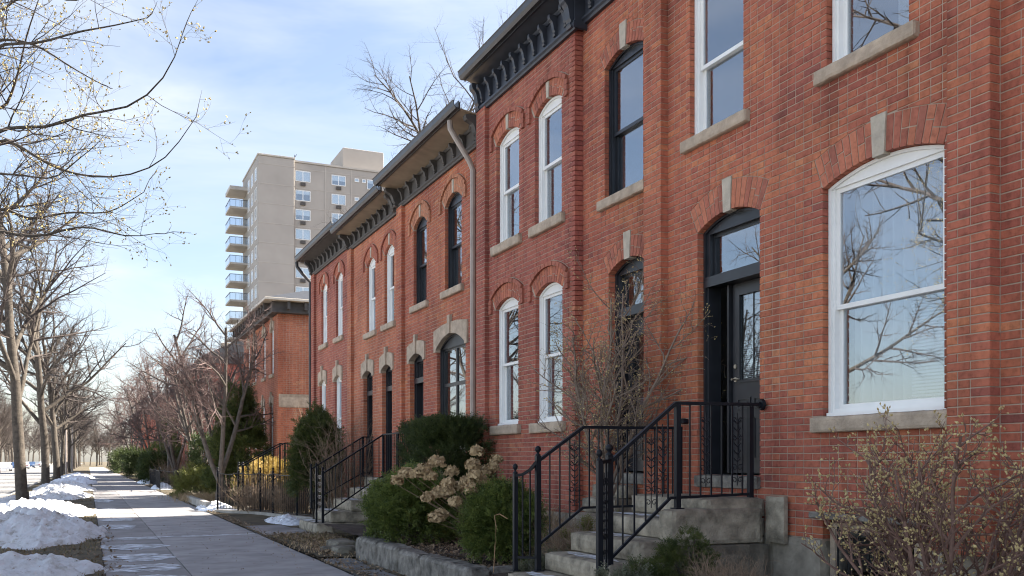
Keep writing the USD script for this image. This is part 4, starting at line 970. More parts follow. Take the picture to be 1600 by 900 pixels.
def fence(label, pts, h, z0=.05, swag=.05, spacing=.12, n_posts=None, group=None):
    t = thing('iron_fence', label, 'fence', group=group)
    for k, ((xa, ya), (xb, yb_)) in enumerate(zip(pts, pts[1:])):
        if k == 0: post(t, (xa, ya), z0, z0 + h + .06, .05)
        post(t, (xb, yb_), z0, z0 + h + .06, .05)
        s = np.linspace(0, 1, 9); top = [(xa + (xb - xa) * q, ya + (yb_ - ya) * q, z0 + h - swag * 4 * q * (1 - q)) for q in s]
        bot = [(xa, ya, z0 + .1), (xb, yb_, z0 + .1)]
        rail(t, top, bot, spacing, .014, (.03, .02), .02)
    return t
fence('black iron fence with ball-topped posts in front of the thorny bare bushes', [(3.5, 29.2), (3.98, 28.4), (4.46, 27.5), (4.66, 26.6), (5.04, 25.2), (5.45, 23.6)], 1.15)
fence('black iron fence further down the pavement, round the low green shrub', [(3.45, 62), (3.42, 56), (3.30, 50.9), (4.2, 48.8), (5.2, 46.8)], 1.02, spacing=.14)
kb = thing('fence_footing', 'narrow concrete footing under the near iron fence', 'footing')
for (xa, ya), (xb, yb_) in (((3.5, 29.2), (4.46, 27.5)), ((4.46, 27.5), (5.04, 25.2)), ((5.04, 25.2), (5.5, 23.4))):
    m = MB(); square(m, (xa, ya, .04), (xb, yb_, .04), (.2, .13)); m.build('footing', 'curb_stone', kb)

# ------------------------------------------------------------------ snow, meltwater
def mound(label, cx, cy, rx, ry, h, seed, mat_name='snow', group='snow mounds along the verge', rot=0, res=84):
    t = thing('snow_mound', label, 'snow mound', loc=(cx, cy, 0), rot=rot, group=group)
    x, y = np.meshgrid(np.linspace(-1.25, 1.25, res), np.linspace(-1.25, 1.25, res), indexing='ij')
    P = np.stack([x * rx * 1.3 + cx, y * ry * 1.3 + cy, 0 * x], -1)
    wob = (meshkit.fbm(P * 1.1, 3, seed) - .5) * .9
    r = np.sqrt(x * x + y * y) + wob * .55
    z = h * np.clip(1 - r, -1, 1); z = np.where(z > 0, h * np.sqrt(np.clip(z / h, 0, 1)) * .95, z * .8)
    lump = meshkit.fbm(P * 3.1, 4, seed + 1) - .5; rid = np.abs(meshkit.fbm(P * np.array([5.0, 7.5, 1]), 3, seed + 2) - .5)
    fine = meshkit.fbm(P * 9.0, 3, seed + 5) - .5; z = z + np.clip(z / h + .2, 0, 1) * h * (lump * .8 - rid * .6) + np.clip(z / h, 0, 1) * fine * .10 - .02
    v = np.stack([x * rx, y * ry, z], -1).reshape(-1, 3); i, j = np.meshgrid(np.arange(res - 1), np.arange(res - 1), indexing='ij')
    q = np.stack([i * res + j, (i + 1) * res + j, (i + 1) * res + j + 1, i * res + j + 1], -1).reshape(-1, 4)
    q = q[(v[q][:, :, 2] > -.12).any(1)]
    put('snow', v, q, mat_name, t, smooth=True)
    rg = np.random.default_rng(seed); n = int(90 * rx * ry) + 20                  # grit and dead leaves melted out of it
    a, rr = rg.uniform(0, 6.28, n), np.sqrt(rg.uniform(0, .8, n)); ii = np.clip(((rr * np.cos(a) + 1.25) / 2.5 * (res - 1)).astype(int), 0, res - 1); jj = np.clip(((rr * np.sin(a) + 1.25) / 2.5 * (res - 1)).astype(int), 0, res - 1)
    c = v.reshape(res, res, 3)[ii, jj] + rg.normal(0, .01, (n, 3)) * [1, 1, .2] + [0, 0, .004]; s = rg.uniform(.006, .028, n); d = rg.normal(0, 1, (n, 2, 3)) * [1, 1, .35]; d /= np.linalg.norm(d, axis=2, keepdims=True)
    vv = np.stack([c - d[:, 0] * s[:, None], c + d[:, 1] * s[:, None] * .6, c + d[:, 0] * s[:, None], c - d[:, 1] * s[:, None] * .6], 1).reshape(-1, 3); k = np.arange(n)[:, None] * 4
    tag(put('grit', vv, np.vstack([k + [0, 1, 2], k + [0, 2, 3]]), 'leaf_litter', t), kind='stuff')
    return t
mound('snow mound at the very bottom left corner, nearest of those on the verge', -.95, 14.3, 1.2, 1.25, .34, 1, 'snow_dirty')
mound('broad grey-streaked snow mound second along the verge from the bottom left corner', -1.05, 21.4, 1.3, 2.9, .60, 2, 'snow_dirty')
mound('snow mound in front of the foot of the nearest bare street tree', -1.35, 30.5, 1.55, 3.8, .46, 3, 'snow_dirty')
mound('low snow patch beside the nearest tree trunk towards the road', -2.3, 38, .9, 3.0, .36, 4, 'snow_dirty')
mound('snow mound just beyond the nearest trunk, before the second trunk', -1.2, 44, 1.4, 3.6, .48, 5, 'snow_dirty')
mound('snow mound at the foot of the second street tree', -1.2, 56, 1.5, 5, .52, 6, 'snow_dirty')
mound('snow mound between the second and third street trees', -1.0, 71, 1.4, 6, .5, 7)
mound('farthest white snow mound along the verge', -.9, 95, 1.4, 9, .5, 8)
g2 = 'snow heaps on the house side of the pavement'
mound('snow heap in front of the near iron fence', 4.55, 24.0, .55, 1.5, .20, 9, group=g2)
mound('snow heap on the low stone edge between the two iron fences', 3.75, 31.6, .55, 2.2, .28, 10, group=g2)
mound('small snow heap at the foot of the far iron fence', 3.75, 56, .55, 2.5, .35, 11, group=g2)
mound('small snow heap by the distant dark hedge', 3.65, 70, .5, 4, .35, 12, group=g2)
v, f = rough_block(3.36, 3.55, 31, 37.5, -.05, .26, .008, .3, 5); t = thing('stone_edging', 'pale stone edging along the yard between the two fences', 'edging'); put('stone', v, f, 'curb_stone', t)

def patch(name, cx, cy, rx, ry, z, seed, m):
    g = np.random.default_rng(seed); a = np.linspace(0, 2 * np.pi, 60, endpoint=False)
    r = 1 + .55 * (meshkit.fbm(np.column_stack([np.cos(a) * 2.3 + seed, np.sin(a) * 2.3, a * 0]), 4, seed) - .5) * 2
    v = np.column_stack([cx + rx * r * np.cos(a), cy + ry * r * np.sin(a), np.full(60, z)]); v = np.vstack([v, [[cx, cy, z + .006]]]); i = np.arange(60)
    return tag(put(name, v, np.column_stack([i, (i + 1) % 60, np.full(60, 60)]), m), kind='stuff')
for k, (x, y, rx, ry) in enumerate(((.72, 18.3, .55, .6), (.75, 20.3, .55, .3), (2.1, 20.50, 1.05, .16), (.7, 16.3, .55, .6), (.75, 14.6, .5, .5), (.7, 13.1, .55, .45), (.62, 24, .4, .8), (.7, 27, .4, .8), (.8, 11.6, .5, .5), (.6, 32, .4, 1.2), (.5, 40, .35, 1.6))):
    patch('ice_patch', x, y, rx, ry, .007, k + 20, 'slush')

for k, (x, z) in enumerate(((4.34, .235), (4.69, .47), (5.12, .70), (5.49, .94))): patch('slush', x + .17, 20.75, .15, .62, z + .009, k + 50, 'slush')  # pale sheets paint the sky reflecting off the step tops
for k, (x, z) in enumerate(((3.88, .42), (4.306, .61), (4.61, .81), (4.925, 1.0))): patch('slush', x + .17, 8.2, .10, .45, z + .009, k + 60, 'slush')  # the same painted sky sheen on the near steps

# ------------------------------------------------------------------ bare branches
class Tree:
    def __init__(s, seed): s.r = random.Random(seed); s.segs = {}; s.tips = []
    def seg(s, lv, p, q, a, b): s.segs.setdefault(lv, []).append((p, q, a, b))
    def grow(s, p, d, L, r, lv, top, cfg):
        """One branch as a wandering polyline; its children leave it at an angle and turn up."""
        R = s.r; n = cfg['steps'][lv]; step = L / n; pts = [p]; dirs = []; r0 = r
        for i in range(n):
            wv = cfg['wob'][lv]; up = cfg['up'][lv]
            d = (d[0] + R.gauss(0, wv), d[1] + R.gauss(0, wv), d[2] + R.gauss(0, wv) + up)
            m = math.sqrt(d[0] ** 2 + d[1] ** 2 + d[2] ** 2); d = (d[0] / m, d[1] / m, d[2] / m)
            q = (p[0] + d[0] * step, p[1] + d[1] * step, p[2] + d[2] * step); r1 = r0 * (1 - cfg['taper'][lv] * (i + 1) / n)
            s.seg(lv, p, q, r, r1); p, r = q, r1; pts.append(q); dirs.append((d, r1))
        if lv >= top: s.tips.append((pts, d)); return
        k = cfg['kids'][lv]; k = k if isinstance(k, int) else R.randint(*k)
        f0 = cfg['from'][lv]
        for j in range(k):
            t = f0 + (1 - f0) * (j + R.random() * .8) / k; i = min(n - 1, int(t * n)); fr_ = t * n - i
            a, b = pts[i], pts[i + 1]; o = tuple(a[c] + (b[c] - a[c]) * fr_ for c in range(3)); dd, rr = dirs[i]
            ang = math.radians(R.uniform(*cfg['ang'][lv])); az = R.uniform(0, 2 * math.pi)
            ref = (0, 0, 1) if abs(dd[2]) < .9 else (1, 0, 0)
            e1 = np.cross(dd, ref); e1 /= np.linalg.norm(e1); e2 = np.cross(dd, e1)
            nd = tuple(math.cos(ang) * dd[c] + math.sin(ang) * (math.cos(az) * e1[c] + math.sin(az) * e2[c]) for c in range(3))
            s.grow(o, nd, L * cfg['len'][lv] * R.uniform(.6, 1.15) * (1.1 - .45 * t), min(rr * .85, r0 * cfg['thin'][lv]), lv + 1, top, cfg)
    def mesh(s, levels, sides):
        mb = MB()
        for lv in levels:
            if lv in s.segs:
                a = s.segs[lv]; mb.add(*segments([x[0] for x in a], [x[1] for x in a], [max(x[2], .0008) for x in a], [max(x[3], .0006) for x in a], sides if np.ndim(sides) == 0 else sides[lv]))
        return mb
    def buds(s, size, per, seed, levels=None, spread=.0):
        rg = np.random.default_rng(seed); c, d = [], []
        for pts, dr in s.tips:
            for _ in range(per):
                i = rg.integers(1, len(pts)); f = rg.random(); a, b = np.array(pts[i - 1]), np.array(pts[i]); c.append(a + (b - a) * f); d.append((b - a) / (np.linalg.norm(b - a) + 1e-9))
            c.append(np.array(pts[-1])); d.append(np.array(dr))
        return bud_mesh(np.array(c), np.array(d), size, rg)
def bud_mesh(c, d, size, rg):
    n = len(c); d = d + rg.normal(0, .5, d.shape); d[:, 2] += .5; d /= np.linalg.norm(d, axis=1, keepdims=True)
    L = size * rg.uniform(.6, 1.5, n)[:, None]; w = L * .34; ref = np.where(np.abs(d[:, 2:]) < .9, [0, 0, 1.0], [1.0, 0, 0]); a = np.cross(d, ref); a /= np.linalg.norm(a, axis=1, keepdims=True); b = np.cross(d, a)
    v = np.stack([c - d * L * .05, c + d * L * .4 + a * w, c + d * L * .4 - a * w * .5 + b * w * .87, c + d * L * .4 - a * w * .5 - b * w * .87, c + d * L], 1).reshape(-1, 3)
    q = np.array([[0, 1, 2], [0, 2, 3], [0, 3, 1], [4, 2, 1], [4, 3, 2], [4, 1, 3]]); return v, (np.arange(n)[:, None, None] * 5 + q[None]).reshape(-1, 3)

STREET = dict(steps=[7, 6, 5, 4, 3], wob=[.04, .10, .15, .20, .22], up=[.02, .06, .05, .03, .02], taper=[.5, .75, .8, .85, .8], kids=[(11, 13), (9, 11), (7, 9), (5, 7), 0], **{'from': [.34, .2, .15, .1, 0]},
              ang=[(28, 62), (28, 58), (30, 65), (30, 70), (0, 0)], len=[.62, .55, .52, .5, .5], thin=[.48, .5, .5, .55, .5])
def street_tree(seed, h, r, cfg=STREET, top=4, lean=(0, 0)):
    t = Tree(seed); t.grow((0, 0, -.1), (lean[0], lean[1], 1), h, r, 0, top, cfg); return t
def make_tree(name, label, loc, seed, h, r, bark='bark', twig='twig', cfg=STREET, top=4, rot=0, group=None, buds=None, scale=None, cat='tree', forks=None):
    t = thing(name, label, cat, loc, rot, scale, group)
    if forks:                                                        # a short trunk that parts low into leaning stems
        T = Tree(seed); T.seg(0, (0, 0, -.1), (.02, 0, .5), r, r * .95); T.seg(0, (.02, 0, .5), (.03, .02, 1.0), r * .95, r * .9)
        for fx, fy, fz in forks: T.grow((.03, .02, fz), (fx, fy, 1), h - fz, r * .66, 0, top, cfg)
    else: T = street_tree(seed, h, r, cfg, top)
    flare = MB().lathe((0, 0, -.1), [(r * 1.7, 0), (r * 1.3, .12), (r * 1.08, .35), (r * 1.0, .6)], 12).arrays()
    m = T.mesh([0], 12); m.add(*flare); m.build('trunk', bark, t, smooth=True)
    tag(T.mesh([1], 8).build('limbs', bark, t, smooth=True), kind='stuff')
    c = T.mesh([2], 5); 
    for lv, n in ((3, 3), (4, 3)):
        mm = T.mesh([lv], n)
        if mm.v: c.add(*mm.arrays())
    tag(c.build('crown', twig, t), kind='stuff')
    if buds: tag(put('buds', *T.buds(buds[0], buds[1], seed), buds[2], t), kind='stuff')
    return t
t1 = make_tree('street_tree', 'nearest bare street tree with a full trunk in view, in the snow by the road', (-2.05, 36.3, 0), 11, 10.2, .20, rot=20)
t2 = make_tree('street_tree', 'second bare street tree along the verge, with a low forking crown', (-2.2, 59.4, 0), 12, 10.5, .23, rot=100)
t3 = make_tree('street_tree', 'third bare street tree along the verge, dark spreading trunk', (-2.3, 84, 0), 13, 11, .27, rot=10)
k = 0
for y, src, s, rt in ((97, t1, .95, 200), (118, t3, .8, 90), (134, t2, .9, 300), (160, t1, 1.0, 60), (190, t3, .95, 150), (225, t2, 1.0, 30), (265, t1, 1.0, 250)):
    dup(src, 'bare street tree among the small distant ones where the verge meets the vanishing point', (-2.3, y, 0), rt, s, 'distant street trees on the near verge')
for k, y in enumerate((20, 33, 47, 63, 80, 100, 125, 150, 175, 200, 230, 260, 300)):
    dup((t1, t2, t3)[k % 3], 'hazy bare tree in the line across the road', (-15.5 - (k % 2) * 1.5, y, -.1), 47 * k, .85 + .12 * (k % 3), 'bare trees across the road')
gr_ = random.Random(77)
for k in range(70):
    y = gr_.uniform(190, 480); x = gr_.uniform(-.085 * y * 1.15 - 14, 24) if y > 300 else gr_.uniform(-.085 * y - 16, -14.5)
    dup((t2, t3, t1)[k % 3], 'faint bare tree in the grove closing the view at the far end', (x, y, -.1), 71 * k, gr_.uniform(.8, 1.35), 'far grove at the end of the street')

# the tree whose trunk stands out of frame on the left: its budding boughs hang into the picture
BOUGH = dict(steps=[7, 5, 4, 4], wob=[.08, .15, .18, .2], up=[.05, .08, .07, .05], taper=[.75, .8, .8, .7], kids=[(9, 11), (5, 8), (2, 4), 0], **{'from': [.12, .12, .15, 0]}, ang=[(30, 60), (32, 65), (35, 70), (0, 0)], len=[.40, .48, .45, .5], thin=[.42, .55, .6, .5])
nt = thing('street_tree', 'budding street tree whose boughs reach in from the upper left edge', 'tree', (0, 0, 0))
T = Tree(5)
trunk = MB().tube([(-2.3, 12.2, -.1), (-2.28, 12.2, 1.0), (-2.25, 12.2, 2.2), (-2.2, 12.25, 3.4), (-2.1, 12.3, 5.2), (-2.1, 12.2, 7.5), (-2.2, 12.1, 9.5)], [.24, .20, .19, .17, .12, .07, .02], 12)
trunk.build('trunk', 'bark_grey', nt, smooth=True)
def bough(path, r0, r1):
    """A main bough through given points; twigs then grow from it."""
    p = np.array(path, float); s = np.concatenate([[0], np.cumsum(np.linalg.norm(np.diff(p, axis=0), axis=1))]); q = np.linspace(0, s[-1], 22)
    c = np.column_stack([np.interp(q, s, p[:, k]) for k in range(3)]); c[1:-1] = (c[:-2] + 2 * c[1:-1] + c[2:]) / 4
    r = r0 + (r1 - r0) * (q / s[-1]) ** .8
    r = r * .68
    for a, b, ra_, rb_ in zip(c, c[1:], r, r[1:]): T.seg(0, tuple(a), tuple(b), ra_, rb_)
    d = (c[-1] - c[-4]); d /= np.linalg.norm(d)
    T.grow(tuple(c[-1]), tuple(d), .35, r1, 2, 3, BOUGH)
    for k in range(13):
        i = T.r.randint(2, 20); t = c[i + 1] - c[i]; t /= np.linalg.norm(t)
        ang, az = math.radians(T.r.uniform(30, 62)), T.r.uniform(0, 6.28); e1 = np.cross(t, (0, 0, 1)); e1 /= np.linalg.norm(e1); e2 = np.cross(t, e1)
        nd = math.cos(ang) * t + math.sin(ang) * (math.cos(az) * e1 + math.sin(az) * e2 ); nd[2] += .15
        T.grow(tuple(c[i]), tuple(nd), T.r.uniform(.45, 1.1), r[i] * .5, 1, 3, BOUGH)
A = lambda *pts: [(-2.15 + .0 * z0, 12.2, h) for z0, h in [(0, pts[0])]] + [at(x, y, z) for x, y, z in pts[1:]]
bough(A(4.9, (0, 66, 9.2), (60, 70, 9.0), (115, 50, 8.9), (170, 42, 8.7), (230, 28, 8.5)), .05, .006)
bough(A(4.6, (-40, 62, 9.6), (30, 62, 9.3), (62, 72, 9.2), (100, 98, 9.0), (140, 122, 8.9), (160, 132, 8.8)), .045, .006)
bough(A(4.0, (0, 197, 9.0), (70, 200, 8.8), (105, 192, 8.7), (130, 175, 8.6), (200, 172, 8.5), (250, 135, 8.4), (275, 90, 8.2), (287, 48, 8.1)), .055, .005)
bough(A(3.7, (0, 208, 10.2), (40, 235, 10.0), (90, 265, 9.8), (140, 277, 9.6), (200, 277, 9.5), (260, 250, 9.3), (300, 192, 9.1)), .045, .005)
bough(A(3.5, (-20, 270, 9.8), (50, 275, 9.6), (85, 283, 9.5), (120, 250, 9.4), (140, 235, 9.3)), .04, .006)
bough(A(3.4, (0, 320, 10.5), (45, 345, 10.3), (110, 330, 10.1), (170, 335, 10.0), (225, 300, 9.8)), .05, .005)
bough(A(3.2, (-30, 355, 9.8), (15, 365, 9.7), (60, 372, 9.6), (130, 350, 9.5), (200, 372, 9.4), (243, 365, 9.3)), .055, .005)
bough(A(5.3, (-30, 170, 11), (10, 170, 10.8), (30, 110, 10.7), (40, 60, 10.6), (60, 0, 10.5)), .05, .008)
bough(A(5.6, (-20, -10, 10), (60, -20, 9.8), (110, 5, 9.6), (150, -10, 9.4)), .05, .008)
bough(A(5.0, (-20, 30, 10), (20, 5, 9.8), (60, -30, 9.6)), .05, .008)
tag(T.mesh([0], 8).build('limbs', 'bark', nt, smooth=True), kind='stuff')
c = T.mesh([1], 5); c.add(*T.mesh([2], 4).arrays()); c.add(*T.mesh([3], 3).arrays()); tag(c.build('crown', 'twig', nt), kind='stuff')
tag(put('buds', *T.buds(.021, 1, 3), 'bud', nt), kind='stuff')
# the rest of that tree above the frame (its crown is what the near windows mirror)
up_ = street_tree(31, 7.5, .12); mm = MB()
for lv, n in ((1, 6), (2, 4), (3, 3)):
    a = up_.mesh([lv], n)
    if a.v: mm.add(*a.arrays())
v, f = mm.arrays(); v = v * [1, 1, 1.0] + [-2.2, 12.2, 2.6]
keep = ~((v[f][:, :, 0].max(1) > -1.0)); tag(put('upper_crown', v, f[keep], 'twig', nt), kind='stuff')
dup(t2, 'bare verge tree left of the viewer, out of frame, mirrored in the panes', (-2.3, 5.5, 0), 0, .8)
dup(t3, 'bare street tree across the road, out of frame, mirrored in the panes', (-15, 11, 0), 0, .9)

# the tree behind the terrace roof and the pinkish small trees in the front yards
tb = make_tree('back_yard_tree', 'bare tree rising behind the roof of the lower terrace houses', (15.3, 43.5, 0), 41, 16.4, .2)
YARD = dict(STREET, kids=[(8, 10), (7, 9), (6, 8), (5, 6), 0], ang=[(35, 65), (30, 65), (30, 70), (30, 75), (0, 0)], up=[.02, .03, .02, .01, .0]); YARD['from'] = [.28, .15, .1, .1, 0]
y1 = make_tree('yard_tree', 'bare forked ornamental tree in front of the dark conifer by the near fence', (4.1, 33.7, 0), 51, 6.1, .13, 'bark_grey', 'twig_pink', YARD, forks=[(-.42, .12, .75), (.10, -.18, .95), (.34, .22, 1.0)])
y2 = make_tree('yard_tree', 'pinkish bare yard tree beyond the conifer, leaning over the clipped hedge', (4.7, 47, 0), 52, 6.3, .13, 'bark_grey', 'twig_pink', YARD, forks=[(.4, .1, .6), (-.3, -.15, .9), (-.1, .4, 1.0)])
for k, (x, y, s, rt, lb) in enumerate(((5.2, 40.5, .9, 40, 'pinkish bare yard tree beside the corner house front'), (4.6, 57, 1.1, 120, 'pinkish bare yard tree behind the far iron fence'), (4.8, 68, 1.15, 200, 'multi-stemmed pinkish tree by the distant hedges'), (4.6, 80, 1.2, 20, 'pinkish bare tree past the distant hedges'), (4.8, 96, 1.3, 310, 'far pinkish yard tree near the vanishing point'), (5, 120, 1.4, 80, 'last pinkish yard tree before the street closes'), (5.3, 52, .9, 280, 'slim bare yard tree against the plain brick house'))):
    dup((y1, y2)[k % 2], lb, (x, y, 0), rt, s, cat='tree')

# ------------------------------------------------------------------ shrubs and other planting
def stems(seed, n, base_r, h, r, spread, cfg, top, tips_buds=None):
    T = Tree(seed)
    for k in range(n):
        a = 2 * math.pi * (k + T.r.random()) / n; sp = spread * T.r.uniform(.25, 1.0)
        T.grow((base_r * math.cos(a) * T.r.random(), base_r * math.sin(a) * T.r.random(), -.05), (sp * math.cos(a), sp * math.sin(a), 1), h * T.r.uniform(.7, 1.05), r * T.r.uniform(.7, 1.1), 0, top, cfg)
    return T
def shrub(name, label, cat, loc, T, twig, split=1, buds=None, scale=None, rot=0, group=None):
    t = thing(name, label, cat, loc, rot, scale, group)
    T.mesh(range(0, split), 6).build('stem', twig, t, smooth=True)
    m = MB()
    for lv in range(split, 5):
        a = T.mesh([lv], 4 if lv == split else 3)
        if a.v: m.add(*a.arrays())
    if m.v: tag(m.build('twigs', twig, t), kind='stuff')
    if buds: tag(put('buds', *T.buds(buds[0], buds[1], 9), buds[2], t), kind='stuff')
    return t
MAG = dict(steps=[7, 6, 4, 3], wob=[.09, .14, .18, .2], up=[.05, .05, .05, .04], taper=[.6, .65, .65, .5], kids=[(9, 12), (5, 7), (2, 4), 0], **{'from': [.18, .15, .2, 0]}, ang=[(25, 58), (25, 60), (30, 65), (0, 0)], len=[.46, .46, .5, .5], thin=[.55, .6, .65, .6])
shrub('magnolia_shrub', 'spreading bare shrub with fuzzy yellowish buds below the big white window', 'shrub', (5.22, 4.55, .38), stems(61, 15, .22, 1.45, .021, 1.05, MAG, 3), 'twig_magnolia', 1, (.021, 1, 'bud_magnolia'))
SAP = dict(MAG, kids=[(9, 12), (6, 8), (2, 4), 0], ang=[(25, 50), (28, 60), (30, 65), (0, 0)], up=[.04, .05, .04, .03], len=[.50, .5, .5, .5]); SAP['from'] = [.12, .1, .15, 0]
sp = Tree(63)
sp.grow((0, 0, -.05), (.0, .02, 1), 1.15, .036, 0, 0, dict(SAP, steps=[5, 6, 4, 3], taper=[.2, .65, .65, .5]))
tp = sp.tips[-1][0][-1]; sp.tips.clear()
for k in range(8):
    a = 2 * math.pi * (k + .3) / 8; s_ = .28 + .42 * (k % 3) / 2
    sp.grow((tp[0], tp[1], tp[2] - .05 * k), (s_ * math.cos(a), s_ * math.sin(a), 1), 2.15 * (1.02 - .15 * (k % 3)), .023, 0, 3, SAP)
shrub('budding_sapling', 'slender bare sapling with pale buds in front of the recessed entry door', 'sapling', (5.52, 9.36, .3), sp, 'twig_sapling', 1, (.018, 1, 'bud_magnolia'))
THORN = dict(steps=[6, 5, 3], wob=[.14, .2, .25], up=[.02, .02, .02], taper=[.6, .7, .6], kids=[(6, 9), (3, 5), 0], **{'from': [.15, .1, 0]}, ang=[(25, 60), (30, 70), (0, 0)], len=[.5, .5, .5], thin=[.6, .6, .6])
shrub('bare_bush', 'tall twiggy bare bush against the brick wall behind the middle stair railing', 'bush', (5.55, 22.0, .1), stems(65, 38, .3, 2.3, .012, .30, THORN, 2), 'twig_tan')
b1 = shrub('bare_bush', 'tangled bare brown bush just behind the near iron fence', 'bush', (4.55, 28.0, .05), stems(66, 85, .45, 1.15, .009, .8, THORN, 2), 'twig_tan')
dup(b1, 'tangled bare brown bush at the inner end of the near iron fence', (5.25, 26.2, .05), 80, .95)
dup(b1, 'leafless brown shrub between the two iron fences, under the yard tree', (5.2, 58, .05), 10, 1.6)
dup(b1, 'leafless brown shrub seen through the stair railing by the yew', (5.0, 9.25, .28), 150, .62)
dup(b1, 'dry reddish bush growing at the foot of the big window wall, bottom right corner', (4.75, 6.35, .35), 200, .4)
dup(b1, 'pale twiggy bush climbing the side of the corner house', (7.6, 33.2, .05), 30, (1.1, .6, 3.4))

def sprigs(c, d, leaf, n_leaf, rg, spread=.5, flat=.35):
    """Small shoots at c pointing along d, each a flat comb of narrow leaves."""
    n = len(c); d = d / np.linalg.norm(d, axis=1, keepdims=True)
    ref = rg.normal(0, 1, (n, 3)); a = np.cross(d, ref); a /= np.linalg.norm(a, axis=1, keepdims=True); b = np.cross(d, a)
    L = leaf * 3.0 * rg.uniform(.7, 1.3, n)[:, None]; out = []
    for k in range(n_leaf):
        t = (k + .5) / n_leaf; sg = 1 if k % 2 else -1
        p = c + d * L * t; dr = d * .65 + a * sg * .8 + b * rg.normal(0, flat, (n, 1)); dr /= np.linalg.norm(dr, axis=1, keepdims=True)
        ln = leaf * rg.uniform(.7, 1.25, n)[:, None] * (1.1 - .4 * t); w = np.cross(dr, b) * ln * .29
        out.append(np.stack([p, p + dr * ln * .5 + w, p + dr * ln, p + dr * ln * .5 - w], 1))
    v = np.concatenate(out, 0).reshape(-1, 3); k = np.arange(len(v) // 4)[:, None] * 4
    return v, np.vstack([k + [0, 1, 2], k + [0, 2, 3]])
def leafy(name, label, cat, loc, shape, n, leaf, m, seed, n_leaf=8, lump=.28, core=None, stem='bark', scale=None, rot=0, group=None, clump=26):
    """A leafy bush: tufts of shoots spread through an uneven volume, gaps between them. shape(dir, k) gives the point and outward direction."""
    t = thing(name, label, cat, loc, rot, scale, group); rg = np.random.default_rng(seed); nc = max(20, n // clump)
    u = rg.normal(0, 1, (nc, 3)); u /= np.linalg.norm(u, axis=1, keepdims=True); u[:, 2] = np.where(u[:, 2] < -.55, -u[:, 2], u[:, 2])
    k = 1 + lump * (meshkit.fbm(u * 2.1 + seed, 3, seed) - .5) * 2.4
    c0, o0 = shape(u, k * (1 - .5 * rg.random(nc) ** 2.0))
    i = rg.integers(0, nc, n); d = o0[i] + rg.normal(0, .55, (n, 3)) + [0, 0, .45]; d /= np.linalg.norm(d, axis=1, keepdims=True)
    c = c0[i] + d * (leaf * rg.uniform(-1.0, 2.2, n))[:, None] + rg.normal(0, leaf * .75, (n, 3)); c[:, 2] = np.maximum(c[:, 2], .01)
    tag(put('foliage', *sprigs(c, d, leaf, n_leaf, rg), m, t), kind='stuff')
    st = MB(); top = np.abs(c).max(0)
    for _ in range(14):
        q = c[rg.integers(n)]; st.tube([(rg.normal(0, .04), rg.normal(0, .04), -.05), q * [.4, .4, .5], q * .92], [.02, .012, .004], 5, False)
    st.build('stem', stem, t)
    return t
def ball(rx, ry, rz, z0):
    def f(u, rad):
        p = u * rad[:, None] * [rx, ry, rz] + [0, 0, z0]; p[:, 2] = np.maximum(p[:, 2], .03); return p, u
    return f
def cone(r, h, z0, p=1.0):
    def f(u, rad):
        hgt = (u[:, 2] + 1) / 2 * h; hgt = h * (1 - np.sqrt(np.clip(1 - hgt / h, 0, 1)) ** .9); a = np.arctan2(u[:, 1], u[:, 0]); rr = r * (1 - hgt / h) ** p * rad + .02
        tier = 1 + .12 * np.sin(hgt * 9 + a * 2); rr = rr * tier
        return np.column_stack([rr * np.cos(a), rr * np.sin(a), hgt + z0]), np.column_stack([np.cos(a), np.sin(a), np.full(len(a), .3)])
    return f
def slab(lx, ly, lz):
    def f(u, rad):
        m = np.abs(u).max(1, keepdims=True); p = u / m * rad[:, None] ** .6 * [lx / 2, ly / 2, lz / 2]; p[:, 2] = np.maximum(p[:, 2] + lz / 2, .03); return p, u / m
    return f
leafy('yew_bush', 'rounded dark green yew bush left of the dried hydrangea in the planter', 'bush', (4.5, 13.75, .28), ball(.58, .78, .56, .44), 6500, .048, 'yew', 71, 8, .30, clump=20)
leafy('yew_bush', 'dark green yew bush right of the dried hydrangea, behind the iron railing', 'bush', (4.58, 10.5, .30), ball(.40, .42, .43, .40), 5200, .042, 'yew', 72, 8, .30, clump=20)
leafy('clipped_hedge', 'tall clipped dark hedge below the wide arched window, by the downpipe', 'hedge', (5.5, 15.25, .2), slab(.75, 2.4, 1.95), 20000, .036, 'hedge_leaf', 73, 6, .08, clump=10)
leafy('columnar_conifer', 'columnar dark green conifer in front of the narrow ground-floor windows', 'conifer', (5.05, 23.0, 0), ball(.56, .56, 1.25, 1.42), 6500, .055, 'conifer', 74, 8, .35, clump=16)
leafy('pyramid_conifer', 'broad pyramid-shaped conifer behind the forked ornamental tree', 'conifer', (5.0, 35.2, 0), cone(1.1, 4.1, .2, .8), 5600, .085, 'conifer', 75, 8, .3)
leafy('yellow_shrub', 'bright yellow-orange shrub behind the stair railings by the corner house', 'shrub', (5.4, 30.6, .45), ball(.95, 1.2, .55, .5), 2600, .05, 'yellow_leaf', 76, 6, .4)
leafy('yellow_shrub', 'second yellow-green shrub between the railings and the columnar conifer', 'shrub', (5.5, 26.8, .4), ball(.4, .95, .6, .5), 1700, .05, 'yellow_leaf', 77, 6, .4)
leafy('low_shrub', 'low spreading grey-green shrub inside the far iron fence', 'shrub', (4.5, 42.5, 0), ball(1.15, 1.9, .75, .25), 2600, .085, 'yellow_green_leaf', 78, 6, .4)
leafy('clipped_hedge', 'tall dark square hedge under the pinkish yard trees', 'hedge', (5.3, 44.2, 0), slab(1.7, 2.6, 2.35), 3400, .10, 'hedge_leaf', 79, 6, .12)
